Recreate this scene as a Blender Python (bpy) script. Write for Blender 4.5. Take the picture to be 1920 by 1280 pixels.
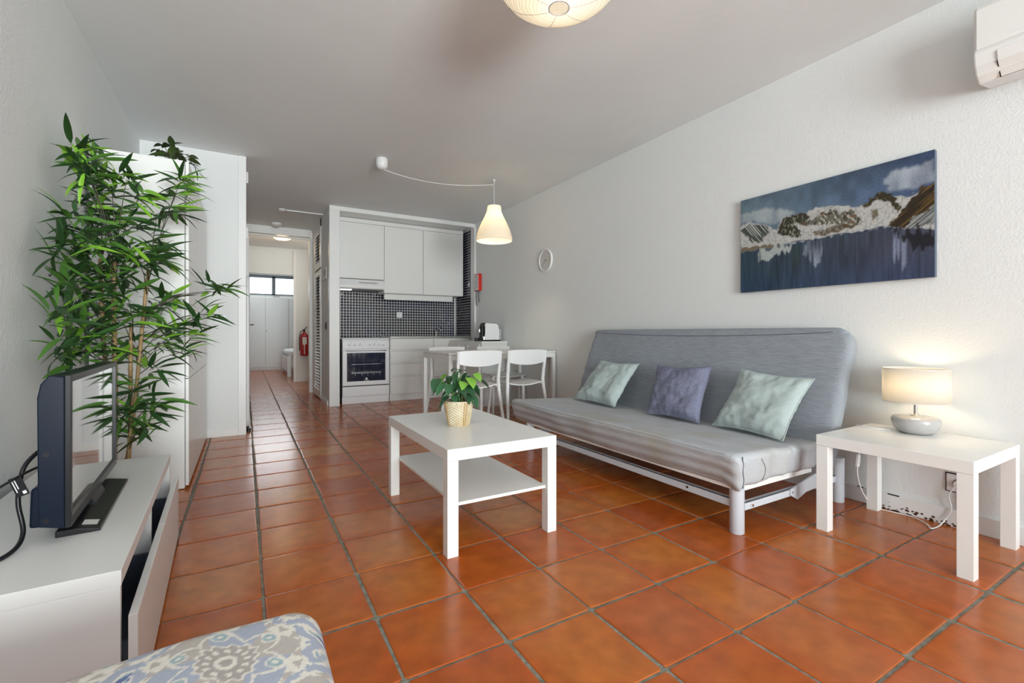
import bpy, math, random
import numpy as np
from mathutils import Vector, Matrix, noise

random.seed(7)
for o in list(bpy.data.objects):
    bpy.data.objects.remove(o)
SC = bpy.context.scene
COL = SC.collection
PI = math.pi
R = math.radians

# ------------------------------------------------------------------ camera
cd = bpy.data.cameras.new('camera')
cam = bpy.data.objects.new('camera', cd)
COL.objects.link(cam)
cd.sensor_width = 36.0
cd.lens = 36.0 * 863.0 / 1920.0
cd.shift_y = -15.0 / 1920.0
cd.clip_start = 0.02
cam.location = (0, 0, 0.93)
cam.rotation_euler = (R(90), 0, R(-30.1))
SC.camera = cam

# ------------------------------------------------------------------ world, lights, exposure
W = bpy.data.worlds.new('world')
SC.world = W
W.use_nodes = True
bg = W.node_tree.nodes['Background']
bg.inputs[0].default_value = (0.80, 0.90, 1.0, 1)
bg.inputs[1].default_value = 3.0
SC.view_settings.view_transform = 'Standard'
SC.view_settings.look = 'None'
SC.view_settings.gamma = 1.0
SC.view_settings.use_curve_mapping = False
SC.view_settings.exposure = 0.0


def area(name, loc, rot, sx, sy, e, c=(1, 1, 1)):
    l = bpy.data.lights.new(name, 'AREA')
    l.shape = 'RECTANGLE'
    l.size, l.size_y, l.energy, l.color = sx, sy, e, c
    o = bpy.data.objects.new(name, l)
    COL.objects.link(o)
    o.location, o.rotation_euler = loc, rot
    return o


def point(name, loc, e, c, r=0.03, parent=None):
    l = bpy.data.lights.new(name, 'POINT')
    l.energy, l.color, l.shadow_soft_size = e, c, r
    o = bpy.data.objects.new(name, l)
    COL.objects.link(o)
    o.location = loc
    if parent:
        o.parent = parent
    return o


WARM = (1.0, 0.72, 0.42)
# daylight through the balcony glazing behind the camera and the far bedroom window
area('daylight_balcony', (0.55, -4.35, 1.25), (R(106), 0, 0), 2.3, 2.2, 172, (0.92, 0.985, 0.985)).data.spread = R(105)
area('daylight_bedroom', (1.2, 13.38, 2.16), (R(-90), 0, 0), 2.2, 0.4, 24, (0.95, 0.98, 1.0))
area('hall_fill', (1.55, 8.8, 2.0), (R(90), 0, R(90)), 1.2, 1.0, 5, (1.0, 0.96, 0.9))  # added fill light to brighten the hall; no window stands here

# ------------------------------------------------------------------ materials


def mat(name, col, rough=0.5, metal=0.0, bump=0.0, bscale=50.0, var=0.0, vscale=5.0,
        spec=0.5, emis=None, estr=0.0, coat=0.0, trans=0.0, stretch=None, col2=None, rand=0.0, alpha=None):
    m = bpy.data.materials.new(name)
    m.use_nodes = True
    nt = m.node_tree
    b = nt.nodes['Principled BSDF']
    b.inputs['Base Color'].default_value = (*col, 1)
    b.inputs['Roughness'].default_value = rough
    b.inputs['Metallic'].default_value = metal
    b.inputs['Specular IOR Level'].default_value = spec
    b.inputs['Coat Weight'].default_value = coat
    b.inputs['Transmission Weight'].default_value = trans
    if emis:
        b.inputs['Emission Color'].default_value = (*emis, 1)
        b.inputs['Emission Strength'].default_value = estr
    tc = nt.nodes.new('ShaderNodeTexCoord')
    mp = nt.nodes.new('ShaderNodeMapping')
    nt.links.new(tc.outputs['Object'], mp.inputs[0])
    if stretch:
        mp.inputs['Scale'].default_value = stretch
    src = None
    if var > 0 or col2 is not None:
        n = nt.nodes.new('ShaderNodeTexNoise')
        n.inputs['Scale'].default_value = vscale
        n.inputs['Detail'].default_value = 5
        nt.links.new(mp.outputs[0], n.inputs['Vector'])
        mx = nt.nodes.new('ShaderNodeMix')
        mx.data_type = 'RGBA'
        c2 = col2 if col2 is not None else tuple(c * (1 - var) for c in col)
        mx.inputs[6].default_value = (*col, 1)
        mx.inputs[7].default_value = (*c2, 1)
        rp = nt.nodes.new('ShaderNodeMapRange')
        rp.inputs[1].default_value, rp.inputs[2].default_value = 0.35, 0.65
        nt.links.new(n.outputs['Fac'], rp.inputs[0])
        nt.links.new(rp.outputs[0], mx.inputs[0])
        src = mx.outputs[2]
        nt.links.new(src, b.inputs['Base Color'])
    if rand > 0:
        oi = nt.nodes.new('ShaderNodeObjectInfo')
        hs = nt.nodes.new('ShaderNodeHueSaturation')
        mr = nt.nodes.new('ShaderNodeMapRange')
        mr.inputs[3].default_value, mr.inputs[4].default_value = 1 - rand, 1 + rand
        nt.links.new(oi.outputs['Random'], mr.inputs[0])
        nt.links.new(mr.outputs[0], hs.inputs['Value'])
        hs.inputs['Color'].default_value = (*col, 1)
        if src:
            nt.links.new(src, hs.inputs['Color'])
        nt.links.new(hs.outputs[0], b.inputs['Base Color'])
    if bump > 0:
        n2 = nt.nodes.new('ShaderNodeTexNoise')
        n2.inputs['Scale'].default_value = bscale
        n2.inputs['Detail'].default_value = 4
        nt.links.new(mp.outputs[0], n2.inputs['Vector'])
        bp = nt.nodes.new('ShaderNodeBump')
        bp.inputs['Strength'].default_value = bump
        bp.inputs['Distance'].default_value = 0.01
        nt.links.new(n2.outputs['Fac'], bp.inputs['Height'])
        nt.links.new(bp.outputs[0], b.inputs['Normal'])
    return m


def vcol_mat(name, rough, bump=0.0, bscale=200, spec=0.3):
    m = mat(name, (1, 1, 1), rough, bump=bump, bscale=bscale, spec=spec)
    a = m.node_tree.nodes.new('ShaderNodeVertexColor')
    a.layer_name = 'Col'
    m.node_tree.links.new(a.outputs[0], m.node_tree.nodes['Principled BSDF'].inputs['Base Color'])
    return m


def shade_mat(name, col, tcol, mixf=0.5):
    """lit fabric / plastic lamp shade: lets the bulb's light through"""
    m = bpy.data.materials.new(name)
    m.use_nodes = True
    nt = m.node_tree
    nt.nodes.remove(nt.nodes['Principled BSDF'])
    out = nt.nodes['Material Output']
    d = nt.nodes.new('ShaderNodeBsdfDiffuse')
    t = nt.nodes.new('ShaderNodeBsdfTranslucent')
    mx = nt.nodes.new('ShaderNodeMixShader')
    d.inputs[0].default_value = (*col, 1)
    t.inputs[0].default_value = (*tcol, 1)
    mx.inputs[0].default_value = mixf
    nt.links.new(d.outputs[0], mx.inputs[1])
    nt.links.new(t.outputs[0], mx.inputs[2])
    nt.links.new(mx.outputs[0], out.inputs[0])
    return m


def fabric_mat(name, c1, c2, scale=(3, 60, 60), rough=0.9, bump=0.25, patch=None, pcol=None):
    m = bpy.data.materials.new(name)
    m.use_nodes = True
    nt = m.node_tree
    b = nt.nodes['Principled BSDF']
    b.inputs['Roughness'].default_value = rough
    b.inputs['Specular IOR Level'].default_value = 0.2
    tc = nt.nodes.new('ShaderNodeTexCoord')
    mp = nt.nodes.new('ShaderNodeMapping')
    mp.inputs['Scale'].default_value = scale
    nt.links.new(tc.outputs['Object'], mp.inputs[0])
    n = nt.nodes.new('ShaderNodeTexNoise')
    n.inputs['Scale'].default_value = 5
    n.inputs['Detail'].default_value = 6
    n.inputs['Roughness'].default_value = 0.7
    nt.links.new(mp.outputs[0], n.inputs['Vector'])
    rp = nt.nodes.new('ShaderNodeMapRange')
    rp.inputs[1].default_value, rp.inputs[2].default_value = 0.36, 0.64
    nt.links.new(n.outputs['Fac'], rp.inputs[0])
    mx = nt.nodes.new('ShaderNodeMix')
    mx.data_type = 'RGBA'
    mx.inputs[6].default_value = (*c1, 1)
    mx.inputs[7].default_value = (*c2, 1)
    nt.links.new(rp.outputs[0], mx.inputs[0])
    src = mx.outputs[2]
    if patch:
        n3 = nt.nodes.new('ShaderNodeTexNoise')
        n3.inputs['Scale'].default_value = patch
        n3.inputs['Detail'].default_value = 3
        nt.links.new(tc.outputs['Object'], n3.inputs['Vector'])
        r3 = nt.nodes.new('ShaderNodeMapRange')
        r3.inputs[1].default_value, r3.inputs[2].default_value = 0.45, 0.75
        nt.links.new(n3.outputs['Fac'], r3.inputs[0])
        m3 = nt.nodes.new('ShaderNodeMix')
        m3.data_type = 'RGBA'
        m3.inputs[7].default_value = (*pcol, 1)
        nt.links.new(src, m3.inputs[6])
        nt.links.new(r3.outputs[0], m3.inputs[0])
        src = m3.outputs[2]
    nt.links.new(src, b.inputs['Base Color'])
    bp = nt.nodes.new('ShaderNodeBump')
    bp.inputs['Strength'].default_value = bump
    bp.inputs['Distance'].default_value = 0.004
    nt.links.new(n.outputs['Fac'], bp.inputs['Height'])
    nt.links.new(bp.outputs[0], b.inputs['Normal'])
    return m


def tile_mat():
    m = bpy.data.materials.new('terracotta')
    m.use_nodes = True
    nt = m.node_tree
    L = nt.links.new
    b = nt.nodes['Principled BSDF']
    b.inputs['Specular IOR Level'].default_value = 0.5
    tc = nt.nodes.new('ShaderNodeTexCoord')
    oi = nt.nodes.new('ShaderNodeObjectInfo')
    geo = nt.nodes.new('ShaderNodeNewGeometry')
    cr = nt.nodes.new('ShaderNodeValToRGB')
    e = cr.color_ramp.elements
    e[0].position, e[0].color = 0.0, (0.38, 0.078, 0.012, 1)
    e[1].position, e[1].color = 1.0, (0.52, 0.20, 0.042, 1)
    for p, c in ((0.3, (0.47, 0.115, 0.013, 1)), (0.6, (0.50, 0.155, 0.022, 1)), (0.8, (0.42, 0.10, 0.018, 1))):
        k = e.new(p)
        k.color = c
    L(oi.outputs['Random'], cr.inputs[0])
    n = nt.nodes.new('ShaderNodeTexNoise')
    n.inputs['Scale'].default_value = 2.6
    n.inputs['Detail'].default_value = 3
    L(geo.outputs['Position'], n.inputs['Vector'])
    # kiln clouding: deeper orange towards some edges of each tile
    sep = nt.nodes.new('ShaderNodeSeparateXYZ')
    L(tc.outputs['Generated'], sep.inputs[0])
    def edge(s):
        a = nt.nodes.new('ShaderNodeMath'); a.operation = 'SUBTRACT'; L(s, a.inputs[0]); a.inputs[1].default_value = 0.5
        c = nt.nodes.new('ShaderNodeMath'); c.operation = 'ABSOLUTE'; L(a.outputs[0], c.inputs[0])
        return c.outputs[0]
    mxm = nt.nodes.new('ShaderNodeMath'); mxm.operation = 'MAXIMUM'
    L(edge(sep.outputs[0]), mxm.inputs[0]); L(edge(sep.outputs[1]), mxm.inputs[1])
    ad = nt.nodes.new('ShaderNodeMath'); ad.operation = 'ADD'
    L(mxm.outputs[0], ad.inputs[0]); L(n.outputs['Fac'], ad.inputs[1])
    mr = nt.nodes.new('ShaderNodeMapRange')
    mr.inputs[1].default_value, mr.inputs[2].default_value = 0.72, 1.12
    mr.inputs[4].default_value = 0.75
    L(ad.outputs[0], mr.inputs[0])
    mx = nt.nodes.new('ShaderNodeMix'); mx.data_type = 'RGBA'
    mx.inputs[7].default_value = (0.43, 0.075, 0.004, 1)
    L(mr.outputs[0], mx.inputs[0]); L(cr.outputs[0], mx.inputs[6])
    # fine mottling
    n2 = nt.nodes.new('ShaderNodeTexNoise'); n2.inputs['Scale'].default_value = 14; n2.inputs['Detail'].default_value = 6
    L(geo.outputs['Position'], n2.inputs['Vector'])
    hs = nt.nodes.new('ShaderNodeHueSaturation')
    r2 = nt.nodes.new('ShaderNodeMapRange')
    r2.inputs[1].default_value, r2.inputs[2].default_value = 0.3, 0.7
    r2.inputs[3].default_value, r2.inputs[4].default_value = 0.82, 1.16
    L(n2.outputs['Fac'], r2.inputs[0]); L(r2.outputs[0], hs.inputs['Value']); L(mx.outputs[2], hs.inputs['Color'])
    L(hs.outputs[0], b.inputs['Base Color'])
    rr = nt.nodes.new('ShaderNodeMapRange')
    rr.inputs[3].default_value, rr.inputs[4].default_value = 0.18, 0.27
    L(n2.outputs['Fac'], rr.inputs[0]); L(rr.outputs[0], b.inputs['Roughness'])
    bp = nt.nodes.new('ShaderNodeBump'); bp.inputs['Strength'].default_value = 0.045; bp.inputs['Distance'].default_value = 0.01
    L(n2.outputs['Fac'], bp.inputs['Height']); L(bp.outputs[0], b.inputs['Normal'])
    return m


M = {}
M['wall'] = mat('wall_paint', (0.80, 0.82, 0.815), 0.8, bump=0.22, bscale=90, spec=0.2)
M['ceil'] = mat('ceiling_paint', (0.84, 0.86, 0.86), 0.9, bump=0.10, bscale=30, spec=0.1, var=0.04, vscale=1.5)
M['trim'] = mat('white_trim', (0.82, 0.82, 0.81), 0.4)
M['white'] = mat('white_foil', (0.86, 0.86, 0.84), 0.26)
M['cab'] = mat('cabinet_white', (0.80, 0.80, 0.78), 0.35)
M['tv_white'] = mat('stand_white', (0.78, 0.78, 0.77), 0.30)
M['plastic'] = mat('white_plastic', (0.84, 0.85, 0.85), 0.35)
M['appliance'] = mat('white_enamel', (0.82, 0.82, 0.83), 0.25)
M['ac'] = mat('ac_plastic', (0.80, 0.80, 0.78), 0.18)
M['grout'] = mat('cement_grout', (0.17, 0.17, 0.13), 0.95, bump=0.6, bscale=120, col2=(0.30, 0.29, 0.24), vscale=30)
M['tile'] = tile_mat()
M['metal_grey'] = mat('grey_painted_steel', (0.58, 0.61, 0.66), 0.40)
M['chrome'] = mat('chrome', (0.8, 0.8, 0.8), 0.12, metal=1.0)
M['steel'] = mat('stainless_steel', (0.60, 0.59, 0.57), 0.28, metal=1.0)
M['black'] = mat('black_plastic', (0.010, 0.010, 0.012), 0.28, spec=0.3)
M['tvback'] = mat('tv_gloss_black', (0.003, 0.008, 0.020), 0.30, spec=0.2)
M['tvscreen'] = mat('tv_screen', (0.012, 0.013, 0.015), 0.05, spec=1.0, coat=1.0)
M['dark'] = mat('dark_recess', (0.03, 0.03, 0.035), 0.6)
M['navy'] = mat('dark_back_panel', (0.07, 0.085, 0.12), 0.5)
M['glass_dark'] = mat('oven_glass', (0.01, 0.014, 0.035), 0.06, spec=0.8)
M['oven_in'] = mat('oven_rack', (0.45, 0.48, 0.46), 0.3, metal=0.6)
M['mosaic'] = mat('mosaic_glaze', (0.010, 0.012, 0.045), 0.08, spec=0.5, col2=(0.020, 0.014, 0.012), vscale=2.5)
M['mgrout'] = mat('mosaic_grout', (0.70, 0.70, 0.68), 0.8)
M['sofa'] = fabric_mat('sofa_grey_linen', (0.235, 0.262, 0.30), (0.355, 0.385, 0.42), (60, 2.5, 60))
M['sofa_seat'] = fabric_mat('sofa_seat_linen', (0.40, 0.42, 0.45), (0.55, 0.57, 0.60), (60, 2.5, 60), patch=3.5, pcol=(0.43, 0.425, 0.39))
M['seam'] = mat('dark_seam', (0.12, 0.13, 0.15), 0.9)
M['cush_g'] = fabric_mat('cushion_sage', (0.40, 0.48, 0.47), (0.49, 0.57, 0.56), (30, 30, 30), bump=0.1)
M['cush_b'] = fabric_mat('cushion_blue', (0.13, 0.14, 0.21), (0.30, 0.315, 0.43), (70, 14, 70), bump=0.35, patch=6, pcol=(0.19, 0.19, 0.27))
M['bamboo'] = mat('bamboo_cane', (0.42, 0.28, 0.13), 0.45, col2=(0.30, 0.20, 0.09), vscale=12)
M['twig'] = mat('twig', (0.10, 0.085, 0.07), 0.7)
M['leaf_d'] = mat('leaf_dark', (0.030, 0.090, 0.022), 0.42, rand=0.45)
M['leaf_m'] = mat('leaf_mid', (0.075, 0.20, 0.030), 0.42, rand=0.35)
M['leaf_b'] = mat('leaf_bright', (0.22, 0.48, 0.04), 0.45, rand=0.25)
M['leaf_p'] = mat('pot_leaf', (0.030, 0.105, 0.042), 0.42, rand=0.35)
M['leaf_y'] = mat('pot_leaf_young', (0.17, 0.36, 0.045), 0.45, rand=0.2)
M['leaf_o'] = mat('olive_leaf', (0.050, 0.085, 0.018), 0.45, rand=0.4)
M['basket'] = mat('wicker', (0.72, 0.64, 0.48), 0.6, col2=(0.58, 0.46, 0.27), vscale=9, bump=0.3, bscale=160)
M['basket_d'] = mat('wicker_brown', (0.50, 0.32, 0.13), 0.6)
M['soil'] = mat('soil', (0.05, 0.04, 0.03), 0.95)
M['ceramic'] = mat('grey_ceramic', (0.45, 0.44, 0.44), 0.22, coat=0.4)
M['shade'] = shade_mat('lamp_shade_fabric', (0.84, 0.84, 0.83), (0.88, 0.84, 0.76), 0.55)
M['pshade'] = shade_mat('pendant_plastic', (0.86, 0.86, 0.85), (0.90, 0.85, 0.74), 0.50)
M['paper'] = shade_mat('paper_shade', (0.82, 0.80, 0.77), (0.85, 0.82, 0.76), 0.5)
M['bulb'] = mat('bulb', (1, 0.9, 0.7), 0.4, emis=(1.0, 0.80, 0.50), estr=6)
M['bulb_pendant'] = mat('bulb_pendant', (1, 0.9, 0.7), 0.4, emis=(1.0, 0.82, 0.56), estr=150)
M['bulb_lantern'] = mat('bulb_lantern', (1, 0.9, 0.7), 0.4, emis=(1.0, 0.84, 0.60), estr=13)
M['bulb_table'] = mat('bulb_table', (1, 0.9, 0.7), 0.4, emis=(1.0, 0.76, 0.46), estr=32)
M['dome'] = mat('lit_dome', (1, 0.9, 0.7), 0.4, emis=(1.0, 0.74, 0.36), estr=2.4)
M['tube'] = mat('hood_lamp', (1, 1, 1), 0.4, emis=(1.0, 0.97, 0.9), estr=3.0)
M['red'] = mat('red_plastic', (0.62, 0.02, 0.015), 0.3)
M['ext_red'] = mat('extinguisher_red', (0.35, 0.008, 0.012), 0.22, coat=0.4)
M['paper_w'] = mat('white_label', (0.72, 0.72, 0.70), 0.6)
M['print'] = mat('print_ink', (0.10, 0.10, 0.11), 0.6)
M['hinge'] = mat('hinge_white', (0.75, 0.75, 0.74), 0.35)
M['greyface'] = mat('clock_face', (0.62, 0.62, 0.61), 0.5)
M['grey'] = mat('mid_grey', (0.30, 0.30, 0.31), 0.5)
M['woodfloor'] = mat('door_wood', (0.33, 0.24, 0.13), 0.5)
M['glass'] = mat('window_glass', (1, 1, 1), 0.0, trans=1.0)
M['alu'] = mat('dark_aluminium', (0.10, 0.11, 0.12), 0.4, metal=0.3)
M['quilt'] = mat('white_quilt', (0.80, 0.80, 0.80), 0.9, bump=0.5, bscale=14)
M['rust'] = mat('chipped_rust', (0.10, 0.035, 0.02), 0.9)
M['paint'] = vcol_mat('oil_paint', 0.42, bump=0.35, bscale=220)
M['pattern'] = vcol_mat('printed_cotton', 0.85, bump=0.12, bscale=500, spec=0.15)
M['canvas'] = mat('canvas_edge', (0.10, 0.13, 0.17), 0.7)
M['outside'] = mat('outside_wall', (0.8, 0.8, 0.82), 0.9, emis=(0.9, 0.95, 1.0), estr=1.2)

# ------------------------------------------------------------------ mesh builder


class B:
    def __init__(s):
        s.v, s.f = [], []

    def add(s, vs, fs):
        o = len(s.v)
        s.v += [tuple(p) for p in vs]
        s.f += [tuple(i + o for i in f) for f in fs]
        return s

    def box(s, x0, x1, y0, y1, z0, z1, M4=None):
        vs = [Vector(p) for p in ((x0, y0, z0), (x1, y0, z0), (x1, y1, z0), (x0, y1, z0), (x0, y0, z1), (x1, y0, z1), (x1, y1, z1), (x0, y1, z1))]
        if M4:
            vs = [M4 @ p for p in vs]
        return s.add(vs, [(0, 3, 2, 1), (4, 5, 6, 7), (0, 1, 5, 4), (1, 2, 6, 5), (2, 3, 7, 6), (3, 0, 4, 7)])

    def prism(s, pts, axis, a, b):
        """outline pts (2D) extruded along axis ('x','y','z') from a to b"""
        n = len(pts)
        def P(p, t):
            return {'x': (t, p[0], p[1]), 'y': (p[0], t, p[1]), 'z': (p[0], p[1], t)}[axis]
        vs = [P(p, a) for p in pts] + [P(p, b) for p in pts]
        fs = [tuple(range(n))[::-1], tuple(range(n, 2 * n))]
        fs += [(i, (i + 1) % n, n + (i + 1) % n, n + i) for i in range(n)]
        return s.add(vs, fs)

    def lathe(s, prof, n=24, M4=None, cap0=True, cap1=True, rfun=None):
        vs, fs = [], []
        for j, (r, z) in enumerate(prof):
            for i in range(n):
                a = 2 * PI * i / n
                rr = r if rfun is None else rfun(r, z, i, j)
                vs.append(Vector((rr * math.cos(a), rr * math.sin(a), z)))
        m = len(prof)
        for j in range(m - 1):
            for i in range(n):
                k = (i + 1) % n
                fs.append((j * n + i, j * n + k, (j + 1) * n + k, (j + 1) * n + i))
        if cap0:
            fs.append(tuple(range(n))[::-1])
        if cap1:
            fs.append(tuple(range((m - 1) * n, m * n)))
        if M4:
            vs = [M4 @ p for p in vs]
        return s.add(vs, fs)

    def tube(s, pts, r, n=8, caps=True, sx=1.0, sy=1.0):
        pts = [Vector(p) for p in pts]
        rs = r if isinstance(r, (list, tuple)) else [r] * len(pts)
        t0 = (pts[1] - pts[0]).normalized()
        up = Vector((0, 0, 1)) if abs(t0.z) < 0.9 else Vector((0, 1, 0))
        u = t0.cross(up).normalized()
        vs, fs = [], []
        for i, p in enumerate(pts):
            if i == 0:
                t = t0
            elif i == len(pts) - 1:
                t = (pts[i] - pts[i - 1]).normalized()
            else:
                t = ((pts[i + 1] - p).normalized() + (p - pts[i - 1]).normalized())
                t = t.normalized() if t.length > 1e-6 else t0
            u = (u - t * u.dot(t)).normalized()
            w = t.cross(u)
            for k in range(n):
                a = 2 * PI * (k + 0.5) / n
                vs.append(p + (u * math.cos(a) * sx + w * math.sin(a) * sy) * rs[i])
        for i in range(len(pts) - 1):
            for k in range(n):
                q = (k + 1) % n
                fs.append((i * n + k, i * n + q, (i + 1) * n + q, (i + 1) * n + k))
        if caps:
            fs.append(tuple(range(n))[::-1])
            fs.append(tuple(range((len(pts) - 1) * n, len(pts) * n)))
        return s.add(vs, fs)

    def cyl(s, p0, p1, r, n=20):
        return s.tube([p0, p1], r, n)

    def mesh(s, name, m, smooth=False):
        me = bpy.data.meshes.new(name)
        me.from_pydata(s.v, [], s.f)
        me.materials.append(m)
        if smooth:
            me.polygons.foreach_set('use_smooth', [True] * len(me.polygons))
        me.update()
        return me

    def build(s, name, m, parent=None, smooth=False, bevel=0.0, seg=2, auto=None, solid=0.0, sub=0):
        me = s.mesh(name, m, smooth)
        o = bpy.data.objects.new(name, me)
        COL.objects.link(o)
        if parent:
            o.parent = parent
        if auto and smooth:
            try:
                me.set_sharp_from_angle(angle=R(auto))
            except Exception:
                pass
        if solid:
            d = o.modifiers.new('solid', 'SOLIDIFY')
            d.thickness = solid
            d.offset = 0
        if sub:
            d = o.modifiers.new('sub', 'SUBSURF')
            d.levels = d.render_levels = sub
        if bevel:
            d = o.modifiers.new('bevel', 'BEVEL')
            d.width = bevel
            d.segments = seg
            d.limit_method = 'ANGLE'
            d.angle_limit = R(40)
        return o


def bx(name, m, parent, x0, x1, y0, y1, z0, z1, bevel=0.0015, M4=None, seg=2):
    return B().box(x0, x1, y0, y1, z0, z1, M4).build(name, m, parent, bevel=bevel, seg=seg)


def thing(name, label, cat, loc=(0, 0, 0), rz=0.0, group=None):
    o = bpy.data.objects.new(name, None)
    o.empty_display_size = 0.1
    COL.objects.link(o)
    o.location = loc
    o.rotation_euler = (0, 0, rz)
    o['label'] = label
    o['category'] = cat
    if group:
        o['group'] = group
    return o


def tag(o, label, cat, group=None):
    o['label'] = label
    o['category'] = cat
    if group:
        o['group'] = group
    return o


def struct(o):
    o['kind'] = 'structure'
    return o


def tapered(o, label=None, loc=None, rz=None, group=None):
    c = o.copy()
    COL.objects.link(c)
    if loc is not None:
        c.location = loc
    if rz is not None:
        c.rotation_euler = (0, 0, rz)
    if label:
        c['label'] = label
    for ch in list(o.children):
        d = ch.copy()
        COL.objects.link(d)
        d.parent = c
        for g in list(ch.children):
            e = g.copy()
            COL.objects.link(e)
            e.parent = d
    return c


def softgrid(x0, x1, y0, y1, z0, z1, r, nx, ny, nz, fn=None):
    """rounded box with a dense grid on each face; fn(p)->p displaces"""
    vid, vs, fs = {}, [], []
    def vert(i, j, k):
        key = (i, j, k)
        if key in vid:
            return vid[key]
        p = Vector((x0 + (x1 - x0) * i / nx, y0 + (y1 - y0) * j / ny, z0 + (z1 - z0) * k / nz))
        rr = r if isinstance(r, tuple) else (r, r, r)
        q = Vector((min(max(p.x, x0 + rr[0]), x1 - rr[0]), min(max(p.y, y0 + rr[1]), y1 - rr[1]), min(max(p.z, z0 + rr[2]), z1 - rr[2])))
        d = Vector(((p.x - q.x) / rr[0], (p.y - q.y) / rr[1], (p.z - q.z) / rr[2]))
        if d.length > 1e-9:
            d.normalize()
            p = q + Vector((d.x * rr[0], d.y * rr[1], d.z * rr[2]))
        if fn:
            p = fn(p)
        vid[key] = len(vs)
        vs.append(p)
        return vid[key]
    for i in range(nx):
        for j in range(ny):
            fs.append((vert(i, j, nz), vert(i + 1, j, nz), vert(i + 1, j + 1, nz), vert(i, j + 1, nz)))
            fs.append((vert(i, j, 0), vert(i, j + 1, 0), vert(i + 1, j + 1, 0), vert(i + 1, j, 0)))
    for i in range(nx):
        for k in range(nz):
            fs.append((vert(i, 0, k), vert(i + 1, 0, k), vert(i + 1, 0, k + 1), vert(i, 0, k + 1)))
            fs.append((vert(i, ny, k), vert(i, ny, k + 1), vert(i + 1, ny, k + 1), vert(i + 1, ny, k)))
    for j in range(ny):
        for k in range(nz):
            fs.append((vert(0, j, k), vert(0, j, k + 1), vert(0, j + 1, k + 1), vert(0, j + 1, k)))
            fs.append((vert(nx, j, k), vert(nx, j + 1, k), vert(nx, j + 1, k + 1), vert(nx, j, k + 1)))
    return B().add(vs, fs)


def ns(x, y, z):
    return noise.noise(Vector((x, y, z)))


# ------------------------------------------------------------------ room shell
XL, XR, H = -0.765, 2.955, 2.555
YB, YP, YK = -4.20, 4.90, 6.19      # balcony wall, partition, kitchen frame
T = 0.12

fl = struct(B().box(-1.0, 3.1, -4.35, 13.6, -0.10, -0.004).build('floor', M['grout']))

# terracotta tiles, one object each (nearest ones), the far ones joined
gx = [-0.765, -0.585, -0.265, 0.055, 0.372, 0.690, 1.010, 1.330, 1.655, 1.985, 2.315, 2.645, 2.955]
gy0, py = 0.575, 0.3178


def tile_mesh(seed):
    rnd = random.Random(seed)
    c = [(0, 0), (1, 0), (1, 1), (0, 1)]
    out, top = [], []
    for (a, b) in c:
        out.append((a + (rnd.random() - .5) * 0.014, b + (rnd.random() - .5) * 0.014))
    b = B()
    rings = [(0.0, -0.008), (0.0, -0.0022), (0.005, -0.0005), (0.020, 0.0)]
    vs = []
    for ins, z in rings:
        for k, (x, y) in enumerate(out):
            # chamfered corners: two verts per corner
            sx = 1 if c[k][0] == 0 else -1
            sy = 1 if c[k][1] == 0 else -1
            ch = 0.025
            p1 = (x + sx * ins, y + sy * (ins + ch))
            p2 = (x + sx * (ins + ch), y + sy * ins)
            if k in (1, 3):
                p1, p2 = p2, p1
            for p in (p1, p2):
                vs.append((p[0] - .5, p[1] - .5, z))
    fs = []
    for r_ in range(3):
        for k in range(8):
            q = (k + 1) % 8
            fs.append((r_ * 8 + k, r_ * 8 + q, (r_ + 1) * 8 + q, (r_ + 1) * 8 + k))
    fs.append(tuple(range(24, 32)))
    b.add(vs, fs)
    return b


tvars = [tile_mesh(i) for i in range(10)]
tmesh = [t.mesh('tile', M['tile'], False) for t in tvars]
cnt = 0
rest = B()
for j in range(-16, 41):
    ya, yb = gy0 + (j - 0) * py, gy0 + (j + 1) * py
    for i in range(12):
        xa, xb = gx[i], gx[i + 1]
        if ya > 9.7 and xa > 2.7:
            continue
        y1 = yb
        if ya < YK < yb and xa > 1.0:
            pass
        if ya > YP - 0.05 and xb < 0.03:
            continue
        if ya > 6.9 and xa > 1.6:
            continue
        if ya > 7.9 and xa > 1.6 and ya < 9.4:
            continue
        g = 0.011 + 0.004 * ns(i * 1.7, j * 1.3, 0)
        gxw = g * (1.9 if i in (9, 10) and j < 4 else 1.0)
        sx, sy = (xb - xa) - gxw, (y1 - ya) - g
        cx, cy = (xa + xb) / 2, (ya + y1) / 2
        vis = (ya >= 0.2 and ya < 6.4) or (6.4 <= ya < 9.4 and -0.1 < xa < 0.9)
        # behind things or out of frame: joined
        if cx < -0.3 and cy < 2.5 or (cx < -0.3 and cy > 3.4):
            vis = False
        if cx < 0.1 and cy < 0.9:
            vis = False
        if vis and cnt < 290:
            o = bpy.data.objects.new('tile', tmesh[random.randrange(10)])
            COL.objects.link(o)
            o.parent = fl
            o.location = (cx + random.uniform(-.002, .002), cy + random.uniform(-.002, .002), random.uniform(-0.0008, 0.0006))
            o.scale = (sx, sy, 1)
            cnt += 1
        else:
            tv = tvars[random.randrange(10)]
            rest.add([(cx + p[0] * sx, cy + p[1] * sy, p[2]) for p in tv.v], tv.f)
o = rest.build('tile_field', M['tile'], fl)
o['kind'] = 'stuff'

# ceiling and walls
struct(B().box(-1.0, 3.2, -4.35, 13.7, H, H + 0.1).build('ceiling', M['ceil']))
struct(B().box(XL - T, XL, -4.35, YP, 0, H).build('wall_left', M['wall']))
struct(B().box(XR, XR + T, -4.35, 13.7, 0, H).build('wall_right', M['wall']))
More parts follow.
